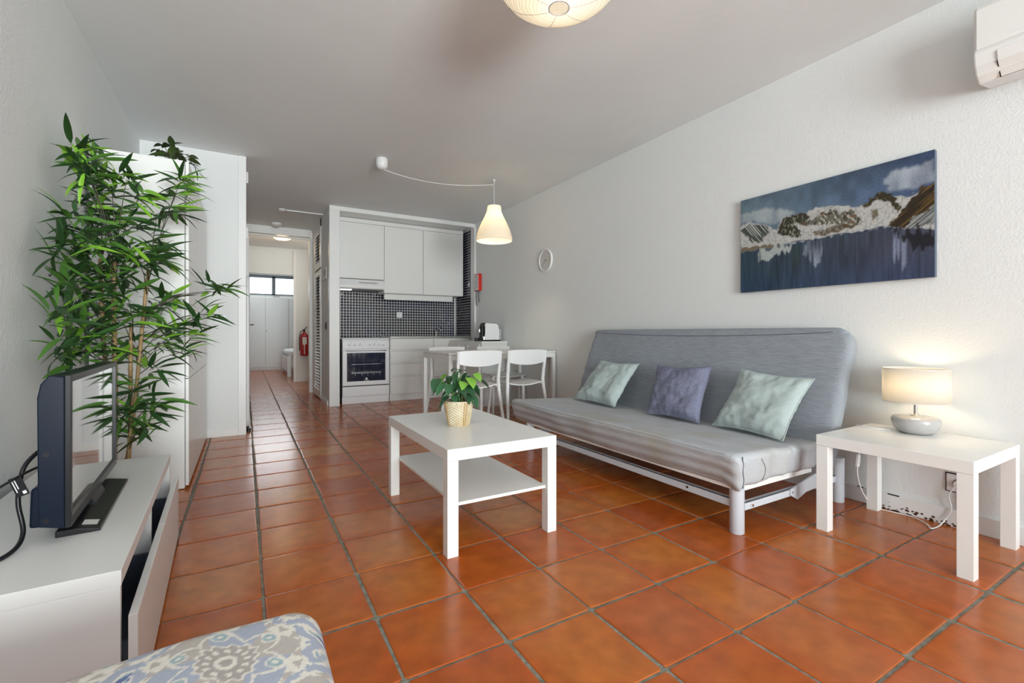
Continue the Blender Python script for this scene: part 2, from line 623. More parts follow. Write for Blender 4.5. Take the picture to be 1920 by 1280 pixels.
# balcony wall behind the camera, with a wide glazed opening
b = B()
b.box(XL, -0.6, YB - T, YB, 0, H)
b.box(1.7, XR, YB - T, YB, 0, H)
b.box(-0.6, 1.7, YB - T, YB, 2.35, H)
b.box(-0.6, 1.7, YB - T, YB, 0, 0.12)
struct(b.build('wall_back', M['wall']))
wf = struct(B().box(-0.6, -0.54, YB - 0.08, YB - 0.03, 0.12, 2.35).box(1.64, 1.7, YB - 0.08, YB - 0.03, 0.12, 2.35).box(0.52, 0.58, YB - 0.08, YB - 0.03, 0.12, 2.35).box(-0.54, 1.64, YB - 0.08, YB - 0.03, 2.29, 2.35).box(-0.54, 1.64, YB - 0.08, YB - 0.03, 0.12, 0.18).build('window_1', M['alu']))
# partition wall beside the tall cabinets
struct(B().box(XL, -0.055, YP, YP + 0.06, 0, H).build('wall_partition', M['wall']))
struct(bx('trim_1', M['trim'], None, -0.055, 0.008, YP - 0.012, YP + 0.075, 0, H, 0.003))
bb = bx('baseboard_partition', M['trim'], None, -0.295, -0.055, YP - 0.014, YP, 0, 0.07, 0.003)
struct(bb)
struct(bx('baseboard_left', M['trim'], None, XL, XL + 0.014, -4.2, 3.36, 0, 0.075, 0.003))
br = struct(bx('baseboard_right', M['trim'], None, XR - 0.014, XR, -4.2, 5.2, 0, 0.085, 0.003))
# corridor
struct(B().box(-0.12, 0.0, YP + 0.08, 13.4, 0, H).build('wall_corridor_left', M['wall']))
struct(B().box(0.92, 1.03, YK + 0.10, 6.86, 0, H).box(0.92, 1.03, 6.86, 7.60, 2.44, H).box(0.92, 1.03, 7.60, 7.90, 0, H)
       .build('wall_corridor_right', M['wall']))
struct(bx('baseboard_corridor', M['trim'], None, 0.908, 0.92, YK + 0.10, 6.84, 0, 0.07, 0.002))
# doorway casing across the corridor
dc = struct(B().box(0.0, 0.90, 7.86, 7.98, 2.44, H).box(0.875, 0.925, 7.86, 8.0, 0, 2.44).box(0.0, 0.03, 7.86, 8.0, 0, 2.44).build('trim_2', M['trim'], bevel=0.003))
B().box(0.03, 0.875, 7.90, 7.94, 2.405, 2.43).build('sliding_rail', M['trim'], dc, bevel=0.002)
# wall with the fire extinguisher, opening to the bedroom
struct(B().box(0.846, 1.65, 9.75, 9.85, 0, H).box(0.0, 0.846, 9.75, 9.85, 2.05, H).build('wall_hall_end', M['wall']))
struct(B().box(1.62, 1.72, 7.9, 9.75, 0, H).box(1.03, 1.72, 7.9, 7.98, 0, H).build('wall_hall_right', M['wall']))
struct(bx('baseboard_hall', M['trim'], None, 0.85, 1.6, 9.735, 9.75, 0, 0.09, 0.002))
t3 = struct(B().box(0.0, 0.84, 9.73, 9.75, 2.50, 2.535).box(0.80, 0.846, 9.73, 9.75, 0, 2.5).build('trim_3', M['trim'], bevel=0.002))
struct(bx('door_2', M['woodfloor'], None, 1.60, 1.62, 8.6, 9.5, 0, 2.05, 0.002))
# bedroom end wall with strip window above the wardrobe
struct(B().box(0.0, XR, 13.42, 13.52, 0, 1.92).box(0.0, XR, 13.42, 13.52, 2.44, H).box(2.5, XR, 13.42, 13.52, 1.92, 2.44)
       .build('wall_bedroom_end', M['wall']))
w2 = struct(B().box(0.0, 2.5, 13.40, 13.46, 2.36, 2.44).box(0.0, 2.5, 13.40, 13.46, 1.92, 1.95)
            .box(0.60, 0.68, 13.40, 13.46, 1.92, 2.4).box(1.55, 1.62, 13.40, 13.46, 1.92, 2.4).box(0, 0.1, 13.40, 13.46, 1.92, 2.4).build('window_2', M['alu'], bevel=0.003))
for (a, c) in ((0.1, 0.60), (0.68, 1.55), (1.62, 2.5)):
    B().box(a, c, 13.43, 13.435, 1.95, 2.36).build('pane', M['glass'], w2)

# ------------------------------------------------------------------ kitchen niche
KX0, KX1, KYB = 1.03, 2.93, 6.87
struct(B().box(0.92, 1.045, YK, YK + 0.10, 0, 2.50).build('trim_4', M['trim'], bevel=0.004))
struct(B().box(0.92, XR, YK, YK + 0.10, 2.50, H).build('trim_5', M['trim'], bevel=0.004))
struct(B().box(2.93, XR, YK - 0.03, YK + 0.10, 0.83, 2.50).build('trim_6', M['trim'], bevel=0.003))
struct(B().box(0.92, XR, 6.905, 7.0, 0, H).build('wall_kitchen_back', M['wall']))
struct(B().box(1.030, 1.046, YK + 0.10, 6.90, 0, H).build('wall_kitchen_left', M['wall']))
struct(B().box(2.945, XR, YK + 0.10, 6.90, 0, H).build('wall_kitchen_right', M['wall']))
struct(B().box(1.046, 2.945, YK + 0.10, 6.90, 2.505, 2.53).build('trim_7', M['trim']))

# mosaic panels: grout bed plus thousands of small glazed pieces
def mosaic(name, label, axis, a0, a1, z0, z1, plane, sgn, parent=None):
    root = thing(name, label, 'wall tiles', (0, 0, 0))
    if axis == 'x':
        B().box(a0, a1, min(plane, plane - sgn * 0.02), max(plane, plane - sgn * 0.02), z0, z1).build('grout_bed', M['mgrout'], root)
    else:
        B().box(min(plane, plane - sgn * 0.013), max(plane, plane - sgn * 0.013), a0, a1, z0, z1).build('grout_bed', M['mgrout'], root)
    p, g = 0.0405, 0.0060
    b = B()
    na, nz = int((a1 - a0) / p), int((z1 - z0) / p)
    for i in range(na):
        for k in range(nz):
            ca, cz = a0 + (i + .5) * p, z0 + (k + .5) * p
            h = (p - g) / 2
            q = h - 0.0025
            t = 0.0035
            tx, tz = random.uniform(-.0005, .0005), random.uniform(-.0005, .0005)
            lo = [(-h, -h), (h, -h), (h, h), (-h, h)]
            hi = [(-q, -q), (q, -q), (q, q), (-q, q)]
            vs = []
            for (u, v) in lo:
                vs.append((u, v, 0))
            for (u, v) in hi:
                vs.append((u, v, t + tx * u / q + tz * v / q))
            if axis == 'x':
                vs = [(ca + u, plane + sgn * w, cz + v) for u, v, w in vs]
            else:
                vs = [(plane + sgn * w, ca + u, cz + v) for u, v, w in vs]
            fs = [(4, 5, 6, 7)] + [(n, (n + 1) % 4, 4 + (n + 1) % 4, 4 + n) for n in range(4)]
            b.add(vs, fs)
    o = b.build('mosaic_tiles', M['mosaic'], root)
    o['kind'] = 'stuff'
    return root


mosaic('backsplash', 'dark blue mosaic backsplash between the worktop and the wall cabinets', 'x', 1.05, 2.93, 0.0 + 0.87, 1.70, 6.88, -1)
mosaic('tiled_side_wall', 'strip of dark mosaic tiles on the right side of the kitchen niche', 'y', YK + 0.02 + 0.08, 6.875, 0.87, 2.50, 2.942, -1)

# wall cabinets
def wall_cab(label, x0, x1, z0, z1, knob=False):
    r = thing('wall_cabinet', label, 'cabinet', (x0, 6.52, z0), group='white kitchen wall cabinets')
    w, h = x1 - x0, z1 - z0
    bx('body', M['cab'], r, 0, w, 0.0, 0.355, 0, h, 0.001)
    bx('door', M['cab'], r, 0.003, w - 0.003, -0.022, -0.002, 0.004, h - 0.06, 0.002)
    # shallow raised border of the door
    b = B()
    for (a, c, d, e) in ((0.03, w - 0.03, 0.03, 0.034), (0.03, w - 0.03, h - 0.094, h - 0.09), (0.03, 0.034, 0.03, h - 0.09), (w - 0.034, w - 0.03, 0.03, h - 0.09)):
        b.box(a, c, -0.0235, -0.021, d, e)
    b.build('door_moulding', M['cab'], r, bevel=0.0006)
    bx('cornice', M['cab'], r, 0, w, -0.02, 0.0, h - 0.055, h, 0.001)
    return r


wall_cab('short white wall cabinet above the extractor hood', 1.055, 1.690, 1.68, 2.50)
wall_cab('middle tall white wall cabinet right of the extractor hood', 1.690, 2.262, 1.50, 2.50)
wall_cab('right-hand tall white wall cabinet next to the mosaic strip', 2.262, 2.90, 1.50, 2.50)

# extractor hood
r = thing('extractor_hood', 'white slim extractor hood over the cooker', 'hood', (1.06, 6.52, 1.52))
B().prism([(0.355, 0.025), (-0.045, 0.025), (-0.050, 0.040), (-0.050, 0.065), (-0.022, 0.150), (0.355, 0.150)], 'x', 0.0, 0.630).build('body', M['cab'], r, bevel=0.003)
B().box(0.02, 0.61, -0.03, 0.34, 0.015, 0.026).build('grease_filter', M['grey'], r, bevel=0.002)
b = B()
mm = Matrix.Translation((0, -0.037, 0.105)) @ Matrix.Rotation(R(-18), 4, 'X')
b.box(0.10, 0.56, -0.006, 0.004, -0.022, 0.022, mm)
b.build('control_panel', M['appliance'], r, bevel=0.002)
B().box(0.28, 0.53, -0.011, -0.004, -0.008, 0.004, mm).build('slider_switch', M['grey'], r, bevel=0.001)
B().box(0.06, 0.20, 0.02, 0.10, 0.006, 0.016).build('lamp', M['tube'], r)
point('hood_light', (0.13, 0.06, 0.0), 0.5, (1.0, 0.97, 0.9), 0.03, r)
# pelmet light strip under the cabinets
r = thing('light_pelmet', 'long white light pelmet below the tall wall cabinets', 'light fitting', (1.72, 6.60, 1.42))
bx('cover', M['cab'], r, 0.0, 1.05, 0.0, 0.05, 0.0, 0.078, 0.004)
bx('diffuser', M['paper_w'], r, 0.02, 1.03, 0.005, 0.045, -0.006, 0.0, 0.002)

# cooker
r = thing('cooker', 'white freestanding cooker with dark glass oven door', 'cooker', (1.098, 6.33, 0.0))
bx('body', M['appliance'], r, 0.0, 0.612, 0.0, 0.53, 0.04, 0.85, 0.004)
bx('control_panel', M['appliance'], r, 0.0, 0.612, -0.025, 0.0, 0.725, 0.835, 0.006)
bx('hob', M['appliance'], r, -0.004, 0.616, -0.03, 0.53, 0.85, 0.868, 0.006)
dr = bx('oven_door', M['appliance'], r, 0.0, 0.612, -0.03, 0.0, 0.240, 0.710, 0.008)
B().box(0.055, 0.557, -0.034, -0.028, 0.297, 0.672).build('glass', M['glass_dark'], dr, bevel=0.002)
B().tube([(0.05, -0.030, 0.698), (0.05, -0.055, 0.700), (0.56, -0.055, 0.700), (0.56, -0.030, 0.698)], 0.008, 8).build('handle', M['appliance'], dr, smooth=True)
b = B()
for zz in (0.40, 0.415, 0.52):
    b.box(0.11, 0.50, -0.0358, -0.0338, zz, zz + 0.0035)
for q in range(10):
    b.box(0.12 + q * 0.04, 0.123 + q * 0.04, -0.0358, -0.0338, 0.37 if q % 2 else 0.40, 0.42)
b.build('oven_rack', M['oven_in'], dr)
b = B()
b.lathe([(0.014, -0.003), (0.014, 0.001)], 20, Matrix.Translation((0.305, -0.0345, 0.328)) @ Matrix.Rotation(R(90), 4, 'X'))
b.box(0.277, 0.333, -0.0362, -0.034, 0.305, 0.311)
b.build('maker_badge', M['paper_w'], dr)
for q, xx in enumerate((0.085, 0.155, 0.225, 0.355, 0.412, 0.470, 0.530)):
    k = B().lathe([(0.019, 0.0), (0.019, 0.006), (0.014, 0.010), (0.013, 0.024), (0.011, 0.027)], 20,
                  Matrix.Translation((xx, -0.025, 0.782)) @ Matrix.Rotation(R(90), 4, 'X')).build('knob', M['appliance'], r, smooth=True, auto=40)
    B().box(xx - 0.0025, xx + 0.0025, -0.055, -0.045, 0.770, 0.794).build('grip', M['hinge'], k, bevel=0.001)
B().box(0.108, 0.114, -0.0265, -0.024, 0.812, 0.818).build('indicator_light', M['print'], r)
B().box(0.44, 0.446, -0.0265, -0.024, 0.812, 0.818).build('indicator_light', M['print'], r)
bx('storage_drawer', M['appliance'], r, 0.0, 0.612, -0.025, 0.0, 0.098, 0.228, 0.005)
bx('side_panel', M['black'], r, -0.004, 0.0, 0.0, 0.53, 0.04, 0.85, 0)
bx('plinth', M['appliance'], r, -0.003, 0.612, -0.012, 0.0, 0.0, 0.092, 0.003)
bx('shadow_gap', M['dark'], r, 0.005, 0.607, -0.004, 0.01, 0.225, 0.245, 0)

# base cabinets
r = thing('drawer_cabinet', 'white four-drawer kitchen base cabinet right of the cooker', 'cabinet', (1.722, 6.30, 0.0), group='kitchen base cabinets')
bx('body', M['cab'], r, 0.0, 0.625, 0.02, 0.55, 0.09, 0.862, 0.001)
for (a, c) in ((0.705, 0.858), (0.530, 0.680), (0.348, 0.505), (0.092, 0.322)):
    d = bx('drawer', M['cab'], r, 0.004, 0.621, 0.0, 0.02, a, c, 0.003)
    if c < 0.8:
        B().prism([(0.02, c), (0.002, c), (0.020, c + 0.011)], 'x', 0.004, 0.621).build('grip_rail', M['cab'], d)
bx('plinth', M['cab'], r, 0.0, 0.625, 0.03, 0.05, 0.0, 0.09, 0.001)
r = thing('sink_cabinet', 'white kitchen base cabinet under the sink beside the counter end', 'cabinet', (2.349, 6.30, 0.0), group='kitchen base cabinets')
bx('body', M['cab'], r, 0.0, 0.585, 0.02, 0.55, 0.09, 0.862, 0.001)
bx('fascia', M['cab'], r, 0.004, 0.58, 0.0, 0.02, 0.705, 0.858, 0.003)
bx('door', M['cab'], r, 0.004, 0.29, 0.0, 0.02, 0.092, 0.685, 0.003)
bx('door', M['cab'], r, 0.294, 0.58, 0.0, 0.02, 0.092, 0.685, 0.003)
bx('plinth', M['cab'], r, 0.0, 0.585, 0.03, 0.05, 0.0, 0.09, 0.001)

r = thing('worktop', 'stainless steel sink worktop along the mosaic backsplash', 'worktop', (1.715, 6.27, 0.864))
b = B()
b.box(0.0, 1.215, 0.0, 0.06, 0, 0.028).box(0.0, 1.215, 0.50, 0.60, 0, 0.028).box(0, 0.72, 0.06, 0.50, 0, 0.028).box(1.13, 1.215, 0.06, 0.5, 0, 0.028)
b.build('top', M['steel'], r, bevel=0.003)
B().box(0.72, 1.13, 0.06, 0.5, -0.002, 0.004).build('sink_bowl', M['steel'], r)
r = thing('faucet', 'small chrome mixer tap on the sink worktop', 'tap', (2.575, 6.80, 0.892))
B().lathe([(0.026, 0), (0.024, 0.012), (0.018, 0.02), (0.017, 0.07), (0.012, 0.085)], 20).build('body', M['chrome'], r, smooth=True)
B().tube([(0, 0, 0.06), (0.01, -0.05, 0.10), (0.02, -0.12, 0.105), (0.02, -0.14, 0.085)], 0.010, 10).build('spout', M['chrome'], r, smooth=True)
B().tube([(0, 0, 0.085), (0.03, -0.01, 0.11), (0.09, -0.02, 0.15)], [0.009, 0.007, 0.006], 8).build('lever', M['chrome'], r, smooth=True)

# peninsula cabinet along the right wall
r = thing('peninsula_cabinet', 'white low cabinet along the right wall carrying the coffee machine', 'cabinet', (2.588, 5.217, 0.0))
bx('body', M['cab'], r, 0.0, 0.366, 0.01, 1.045, 0.0, 0.805, 0.002)
bx('top', M['cab'], r, -0.005, 0.366, 0.0, 1.045, 0.805, 0.830, 0.002)
bx('door', M['cab'], r, -0.018, 0.0, 0.06, 0.50, 0.08, 0.79, 0.002)
bx('door', M['cab'], r, -0.018, 0.0, 0.506, 1.03, 0.08, 0.79, 0.002)
for yy in (0.35, 0.65):
    B().tube([(-0.018, yy, 0.765), (-0.045, yy, 0.765), (-0.045, yy, 0.70)], 0.006, 8).build('handle', M['plastic'], r, smooth=True)

# socket on the backsplash, hook
r = thing('backsplash_socket', 'square white power socket on the mosaic backsplash', 'socket', (2.015, 6.872, 1.21))
bx('plate', M['plastic'], r, -0.042, 0.042, -0.012, 0.0, -0.042, 0.042, 0.003)
B().lathe([(0.020, 0), (0.018, 0.002)], 16, Matrix.Translation((0, -0.012, 0)) @ Matrix.Rotation(R(90), 4, 'X')).build('insert', M['hinge'], r)
r = thing('wall_hook', 'small white hook stuck on the dark mosaic side strip', 'hook', (2.936, 6.36, 1.67))
bx('plate', M['plastic'], r, -0.006, 0.0, -0.014, 0.014, -0.03, 0.03, 0.002)
B().tube([(-0.006, 0, 0.01), (-0.02, 0, -0.015), (-0.03, 0, -0.005)], 0.004, 6).build('prong', M['plastic'], r, smooth=True)

# coffee machine
r = thing('coffee_machine', 'small white and black capsule coffee machine on the peninsula cabinet', 'coffee machine', (2.60, 5.30, 0.830))
bx('base', M['black'], r, 0.0, 0.31, 0.01, 0.12, 0.0, 0.018, 0.003)
B().prism([(0.075, 0.018), (0.275, 0.018), (0.275, 0.19), (0.262, 0.215), (0.235, 0.232), (0.085, 0.236), (0.075, 0.225)], 'y', 0.0, 0.13).build('side_shell', M['appliance'], r, bevel=0.004)
B().prism([(0.055, 0.10), (0.077, 0.08), (0.077, 0.238), (0.235, 0.238), (0.268, 0.220), (0.284, 0.17), (0.276, 0.17), (0.262, 0.212), (0.235, 0.231), (0.085, 0.235)][::-1], 'y', 0.003, 0.127).build('top_lever', M['black'], r, bevel=0.001)
B().prism([(0.04, 0.018), (0.076, 0.018), (0.076, 0.23), (0.06, 0.23), (0.045, 0.19)], 'y', 0.02, 0.11).build('front', M['black'], r, bevel=0.003)
B().cyl((0.025, 0.065, 0.12), (0.025, 0.065, 0.155), 0.014, 12).build('spout', M['chrome'], r, smooth=True, auto=40)
bx('drip_tray', M['black'], r, -0.03, 0.045, 0.02, 0.11, 0.0, 0.045, 0.004)
B().cyl((0.055, 0.0, 0.018), (0.055, 0.0, 0.06), 0.016, 12).build('cup_holder', M['chrome'], r, smooth=True, auto=40)
bx('water_tank', M['ceramic'], r, 0.277, 0.32, 0.015, 0.115, 0.012, 0.165, 0.006)
bx('tank_lid', M['grey'], r, 0.276, 0.322, 0.013, 0.117, 0.165, 0.172, 0.002)
for (a, c) in ((0.02, 0.02), (0.28, 0.02)):
    pass

# fire blanket box
r = thing('fire_blanket_box', 'red box with white label and two black straps beside the niche', 'fire blanket', (XR, 5.97, 1.55))
bx('box', M['red'], r, -0.052, 0.0, 0.0, 0.145, 0.0, 0.245, 0.006)
bx('label', M['paper_w'], r, -0.0545, -0.052, 0.012, 0.142, 0.008, 0.230, 0)
b = B()
for q in range(7):
    b.box(-0.0552, -0.0546, 0.025, 0.125 - 0.02 * (q % 3), 0.04 + q * 0.026, 0.046 + q * 0.026)
b.build('printed_text', M['print'], r)
for (y0, L_) in ((0.035, 0.16), (0.115, 0.21)):
    B().tube([(-0.03, y0, 0.005), (-0.033, y0 + 0.004, -L_ * 0.5), (-0.026, y0 - 0.01, -L_)], 0.009, 6, sx=0.4).build('pull_strap', M['black'], r)

# ------------------------------------------------------------------ corridor things
# louvred folding door
r = thing('louvred_door', 'white louvred folding door in the corridor wall', 'door', (0.92, 6.90, 0.0))
for (z0, z1) in ((0.02, 1.83), (1.86, 2.43)):
    B().box(-0.012, 0.014, 0.0, 0.10, z0, z1).build('stile', M['trim'], r, bevel=0.002)
    B().box(-0.012, 0.014, 0.56, 0.66, z0, z1).build('stile', M['trim'], r, bevel=0.002)
    B().box(-0.012, 0.014, 0.10, 0.56, z0, z0 + 0.10).build('rail', M['trim'], r, bevel=0.002)
    B().box(-0.012, 0.014, 0.10, 0.56, z1 - 0.07, z1).build('rail', M['trim'], r, bevel=0.002)
sl = B().box(-0.020, 0.020, 0.0, 0.46, -0.003, 0.003).mesh('slat', M['trim'])
bkp = B().box(0.016, 0.02, 0.0, 0.66, 0.0, 2.44).build('back_panel', M['dark'], r)
for (z0, z1, n) in ((0.14, 1.75, 38), (1.98, 2.35, 9)):
    for k in range(n):
        o = bpy.data.objects.new('slat', sl)
        COL.objects.link(o)
        o.parent = r
        o.location = (-0.002, 0.10, z0 + (z1 - z0) * k / (n - 1))
        o.rotation_euler = (0, R(-35), 0)
bx('door_latch', M['chrome'], r, -0.02, -0.012, 0.60, 0.62, 0.12, 0.20, 0.002)
# sign and switch in corridor wall
r = thing('wall_sign', 'small white sign with dark vertical marks on the corridor wall', 'sign', (0.92, 6.42, 1.65))
bx('plate', M['paper_w'], r, -0.008, 0.0, 0.0, 0.30, 0.0, 0.15, 0.002)
b = B()
for q, (a, c) in enumerate(((0.03, 0.075), (0.11, 0.155), (0.19, 0.235))):
    b.prism([(a, 0.03), (a + 0.02, 0.03), (c, 0.12), (a, 0.12)], 'x', -0.0088, -0.008)
b.build('dark_mark', M['print'], r)
r = thing('black_switch', 'narrow black switch on the corridor wall beside the kitchen post', 'switch', (0.92, 6.40, 0.98))
bx('plate', M['black'], r, -0.012, 0.0, 0.0, 0.07, 0.0, 0.10, 0.003)
bx('rocker', M['dark'], r, -0.016, -0.012, 0.02, 0.05, 0.02, 0.08, 0.002)

# smoke detector and ceiling conduit
r = thing('smoke_detector', 'round white smoke detector on the corridor ceiling', 'smoke detector', (0.40, 7.62, H))
B().lathe([(0.068, 0.0), (0.068, -0.022), (0.060, -0.028)], 28).build('base', M['plastic'], r, smooth=True, auto=40)
B().lathe([(0.040, -0.028), (0.042, -0.040), (0.030, -0.046)], 28).build('sensor', M['paper_w'], r, smooth=True, auto=40)
r = thing('cable_duct', 'thin white cable duct across the corridor ceiling', 'cable duct', (0.42, 6.72, H))
bx('duct', M['plastic'], r, 0.05, 0.50, -0.012, 0.012, -0.014, 0.0, 0.002)
B().lathe([(0.05, -0.0), (0.045, -0.016), (0.02, -0.02)], 20).build('junction_cap', M['plastic'], r, smooth=True)
r = thing('corridor_ceiling_light', 'round lit ceiling dome light beyond the corridor lintel', 'ceiling light', (0.53, 8.50, H))
B().lathe([(0.15, 0.0), (0.15, -0.02)], 28).build('base', M['plastic'], r)
B().lathe([(0.14, -0.02), (0.135, -0.045), (0.10, -0.068), (0.05, -0.078), (0.01, -0.08)], 28).build('dome', M['dome'], r, smooth=True)
point('corridor_bulb', (0.53, 8.50, 2.36), 3.5, WARM, 0.08)

# fridge and door behind the partition
r = thing('fridge', 'white appliance with rounded top standing behind the partition', 'fridge', (0.003, 5.19, 0.0))
softgrid(0.0, 0.036, 0.0, 0.56, 0.012, 1.50, (0.015, 0.03, 0.03), 3, 12, 24).build('body', M['appliance'], r, smooth=True)
B().box(0.002, 0.03, 0.03, 0.07, 0.0, 0.012).box(0.002, 0.03, 0.48, 0.52, 0.0, 0.012).build('foot', M['black'], r)
r = thing('corridor_door', 'white flush door with a lever handle on the corridor left wall', 'door', (0.003, 6.10, 0.0))
bx('leaf', M['trim'], r, 0.0, 0.035, 0.0, 0.75, 0.008, 2.05, 0.003)
h = bx('handle_plate', M['chrome'], r, 0.035, 0.043, 0.63, 0.67, 0.95, 1.12, 0.003)
B().tube([(0.043, 0.65, 1.04), (0.085, 0.65, 1.04), (0.085, 0.55, 1.04)], 0.009, 8).build('lever', M['chrome'], h, smooth=True)
r = thing('door_stop', 'tiny black door stop on the floor at the partition end', 'door stop', (0.03, 5.05, 0.0))
B().lathe([(0.018, 0), (0.018, 0.02), (0.014, 0.03)], 12).build('rubber', M['black'], r, smooth=True, auto=40)
for zz, lb in ((2.37, 'upper white hinge on the partition end trim'), (1.86, 'lower white hinge on the partition end trim')):
    r = thing('hinge', lb, 'hinge', (0.008, YP + 0.03, zz), group='white hinges')
    B().box(0.0, 0.004, -0.02, 0.02, -0.05, 0.05).build('leaf', M['hinge'], r)
    B().cyl((0.010, -0.02, -0.05), (0.010, -0.02, 0.05), 0.007, 10).build('barrel', M['hinge'], r, smooth=True, auto=40)

# fire extinguisher
r = thing('fire_extinguisher', 'red fire extinguisher hanging on the wall end of the hall', 'fire extinguisher', (0.985, 9.67, 0.50))
B().lathe([(0.05, 0.0), (0.075, 0.01), (0.078, 0.03), (0.078, 0.36), (0.070, 0.40), (0.045, 0.435), (0.024, 0.445), (0.022, 0.47)], 28).build('cylinder', M['ext_red'], r, smooth=True)
B().prism([(-0.04, 0.22), (0.035, 0.22), (0.035, 0.36), (-0.04, 0.36)], 'y', -0.0805, -0.070).build('label', M['paper_w'], r)
b = B()
for q in range(6):
    b.box(-0.012, 0.006, -0.0815, -0.07, 0.04 + q * 0.026, 0.054 + q * 0.026)
b.build('printed_marks', M['paper_w'], r)
B().box(-0.015, 0.015, -0.015, 0.015, 0.47, 0.50).build('valve', M['black'], r, bevel=0.003)
B().tube([(-0.03, 0, 0.50), (0.0, 0, 0.505), (0.03, 0, 0.54), (0.045, 0, 0.56)], 0.008, 8).build('handle', M['black'], r, smooth=True)
B().tube([(-0.01, -0.01, 0.49), (-0.07, -0.03, 0.47), (-0.088, -0.03, 0.35), (-0.088, -0.03, 0.10)], 0.007, 8).build('hose', M['black'], r, smooth=True)
B().box(-0.02, 0.02, 0.07, 0.078, 0.2, 0.48).build('bracket', M['grey'], r)

# bedroom wardrobe and bed
r = thing('wardrobe', 'wide white wardrobe with flush doors at the end of the corridor', 'wardrobe', (0.06, 13.30, 0.0))
bx('body', M['cab'], r, 0.0, 2.2, 0.02, 0.10, 0.0, 1.86, 0.002)
for (a, c) in ((0.0, 0.385), (0.389, 0.905), (0.935, 1.42), (1.424, 1.9)):
    d = bx('door', M['cab'], r, a, c, 0.0, 0.018, 0.07, 1.855, 0.003)
    if a == 0.389:
        B().lathe([(0.010, 0), (0.013, 0.02), (0.006, 0.022)], 10, Matrix.Translation((0.41, 0, 1.0)) @ Matrix.Rotation(R(90), 4, 'X')).build('knob', M['grey'], d, smooth=True)
r = thing('wardrobe_top_box', 'dark thin object lying on the wardrobe top below the window', 'box', (0.62, 13.33, 1.86))
bx('case', M['grey'], r, 0.0, 0.16, 0.0, 0.05, 0.0, 0.025, 0.003)
r = thing('bed', 'white bed end with rumpled white quilt in the far bedroom', 'bed', (0.78, 10.90, 0.0))
bx('side_rail', M['cab'], r, 0.0, 0.03, 0.08, 1.9, 0.10, 0.42, 0.003)
bx('leg', M['cab'], r, 0.0, 0.08, 0.0, 0.08, 0.0, 0.45, 0.003)
bx('leg', M['cab'], r, 0.82, 0.90, 0.0, 0.08, 0.0, 0.45, 0.003)
bx('leg', M['cab'], r, 0.0, 0.08, 1.86, 1.94, 0.0, 0.45, 0.003)
bx('leg', M['cab'], r, 0.82, 0.90, 1.86, 1.94, 0.0, 0.45, 0.003)
bx('footboard', M['cab'], r, 0.08, 0.82, 0.02, 0.05, 0.20, 0.43, 0.003)
def fq(p):
    return Vector((p.x, p.y, p.z + 0.03 * ns(p.x * 6, p.y * 5, 1) + 0.015 * ns(p.x * 14, p.y * 12, 4)))
q = softgrid(0.02, 0.88, 0.02, 1.9, 0.40, 0.52, 0.05, 24, 40, 5, fq).build('quilt', M['quilt'], None, smooth=True)
q.location = (0.78, 10.90, 0.03)
tag(q, 'rumpled white quilt lying on the far bedroom bed', 'quilt')
bx('slat_base', M['cab'], r, 0.03, 0.87, 0.05, 1.88, 0.38, 0.41, 0.002)

# ------------------------------------------------------------------ tall cabinets by the left wall
def tall_cab(label, y0, y1, z1=1.962):
    r = thing('tall_cabinet', label, 'cabinet', (-0.745, y0, 0.0), group='tall white cabinets')
    d, w = 0.432, y1 - y0
    bx('body', M['white'], r, 0.0, d, 0.0, w, 0.004, z1, 0.001)
    for (a, c) in ((0.02, 0.658), (0.662, 1.308), (1.312, 1.96)):
        bx('door', M['white'], r, d + 0.003, d + 0.020, 0.002, w - 0.002, a, c, 0.0015)
    B().box(0.02, 0.05, 0.02, 0.05, 0, 0.006).box(0.38, 0.41, 0.02, 0.05, 0, 0.006).box(0.02, 0.05, w - .05, w - .02, 0, 0.006).box(0.38, 0.41, w - .05, w - .02, 0, 0.006).build('foot', M['grey'], r)
    return r


tall_cab('nearer tall white cabinet beside the bamboo with three stacked doors', 3.364, 4.13)
tall_cab('farther tall white cabinet touching the partition wall', 4.13, 4.885)
r = thing('partition_switch', 'square white switch plate on the partition behind the bamboo leaves', 'switch', (-0.195, YP, 1.06))
bx('plate', M['plastic'], r, -0.042, 0.042, -0.009, 0.0, -0.042, 0.042, 0.003)
bx('rocker', M['plastic'], r, -0.028, 0.028, -0.013, -0.009, -0.028, 0.028, 0.002)

# ------------------------------------------------------------------ television stand
r = thing('tv_stand', 'low white television stand with slightly open drawers along the left wall', 'tv stand', (-0.247, 1.370, 0.0), R(2.17))
bx('top', M['tv_white'], r, -0.42, 0.0, 0.0, 1.206, 0.349, 0.385, 0.0012)
bx('side_panel', M['tv_white'], r, -0.42, -0.002, 0.0, 0.018, 0.004, 0.349, 0.001)
bx('side_panel', M['tv_white'], r, -0.42, -0.002, 1.188, 1.206, 0.004, 0.349, 0.001)
bx('divider', M['tv_white'], r, -0.42, -0.006, 0.594, 0.612, 0.02, 0.349, 0.001)
bx('bottom_panel', M['tv_white'], r, -0.42, -0.006, 0.018, 1.188, 0.015, 0.033, 0.001)
bx('back_panel', M['navy'], r, -0.418, -0.408, 0.018, 1.188, 0.03, 0.349, 0)
for (a, c) in ((0.0, 0.601), (0.605, 1.206)):
    d = bx('drawer_front', M['tv_white'], r, 0.012, 0.030, a, c, 0.014, 0.276, 0.0012)
    a2, c2 = a + 0.03, c - 0.03
    b = B().box(-0.38, 0.012, a2, a2 + 0.012, 0.06, 0.20).box(-0.38, 0.012, c2 - 0.012, c2, 0.06, 0.20).box(-0.38, -0.37, a2, c2, 0.06, 0.20).box(-0.38, 0.012, a2, c2, 0.06, 0.07)
    b.build('drawer_box', M['navy'], d)

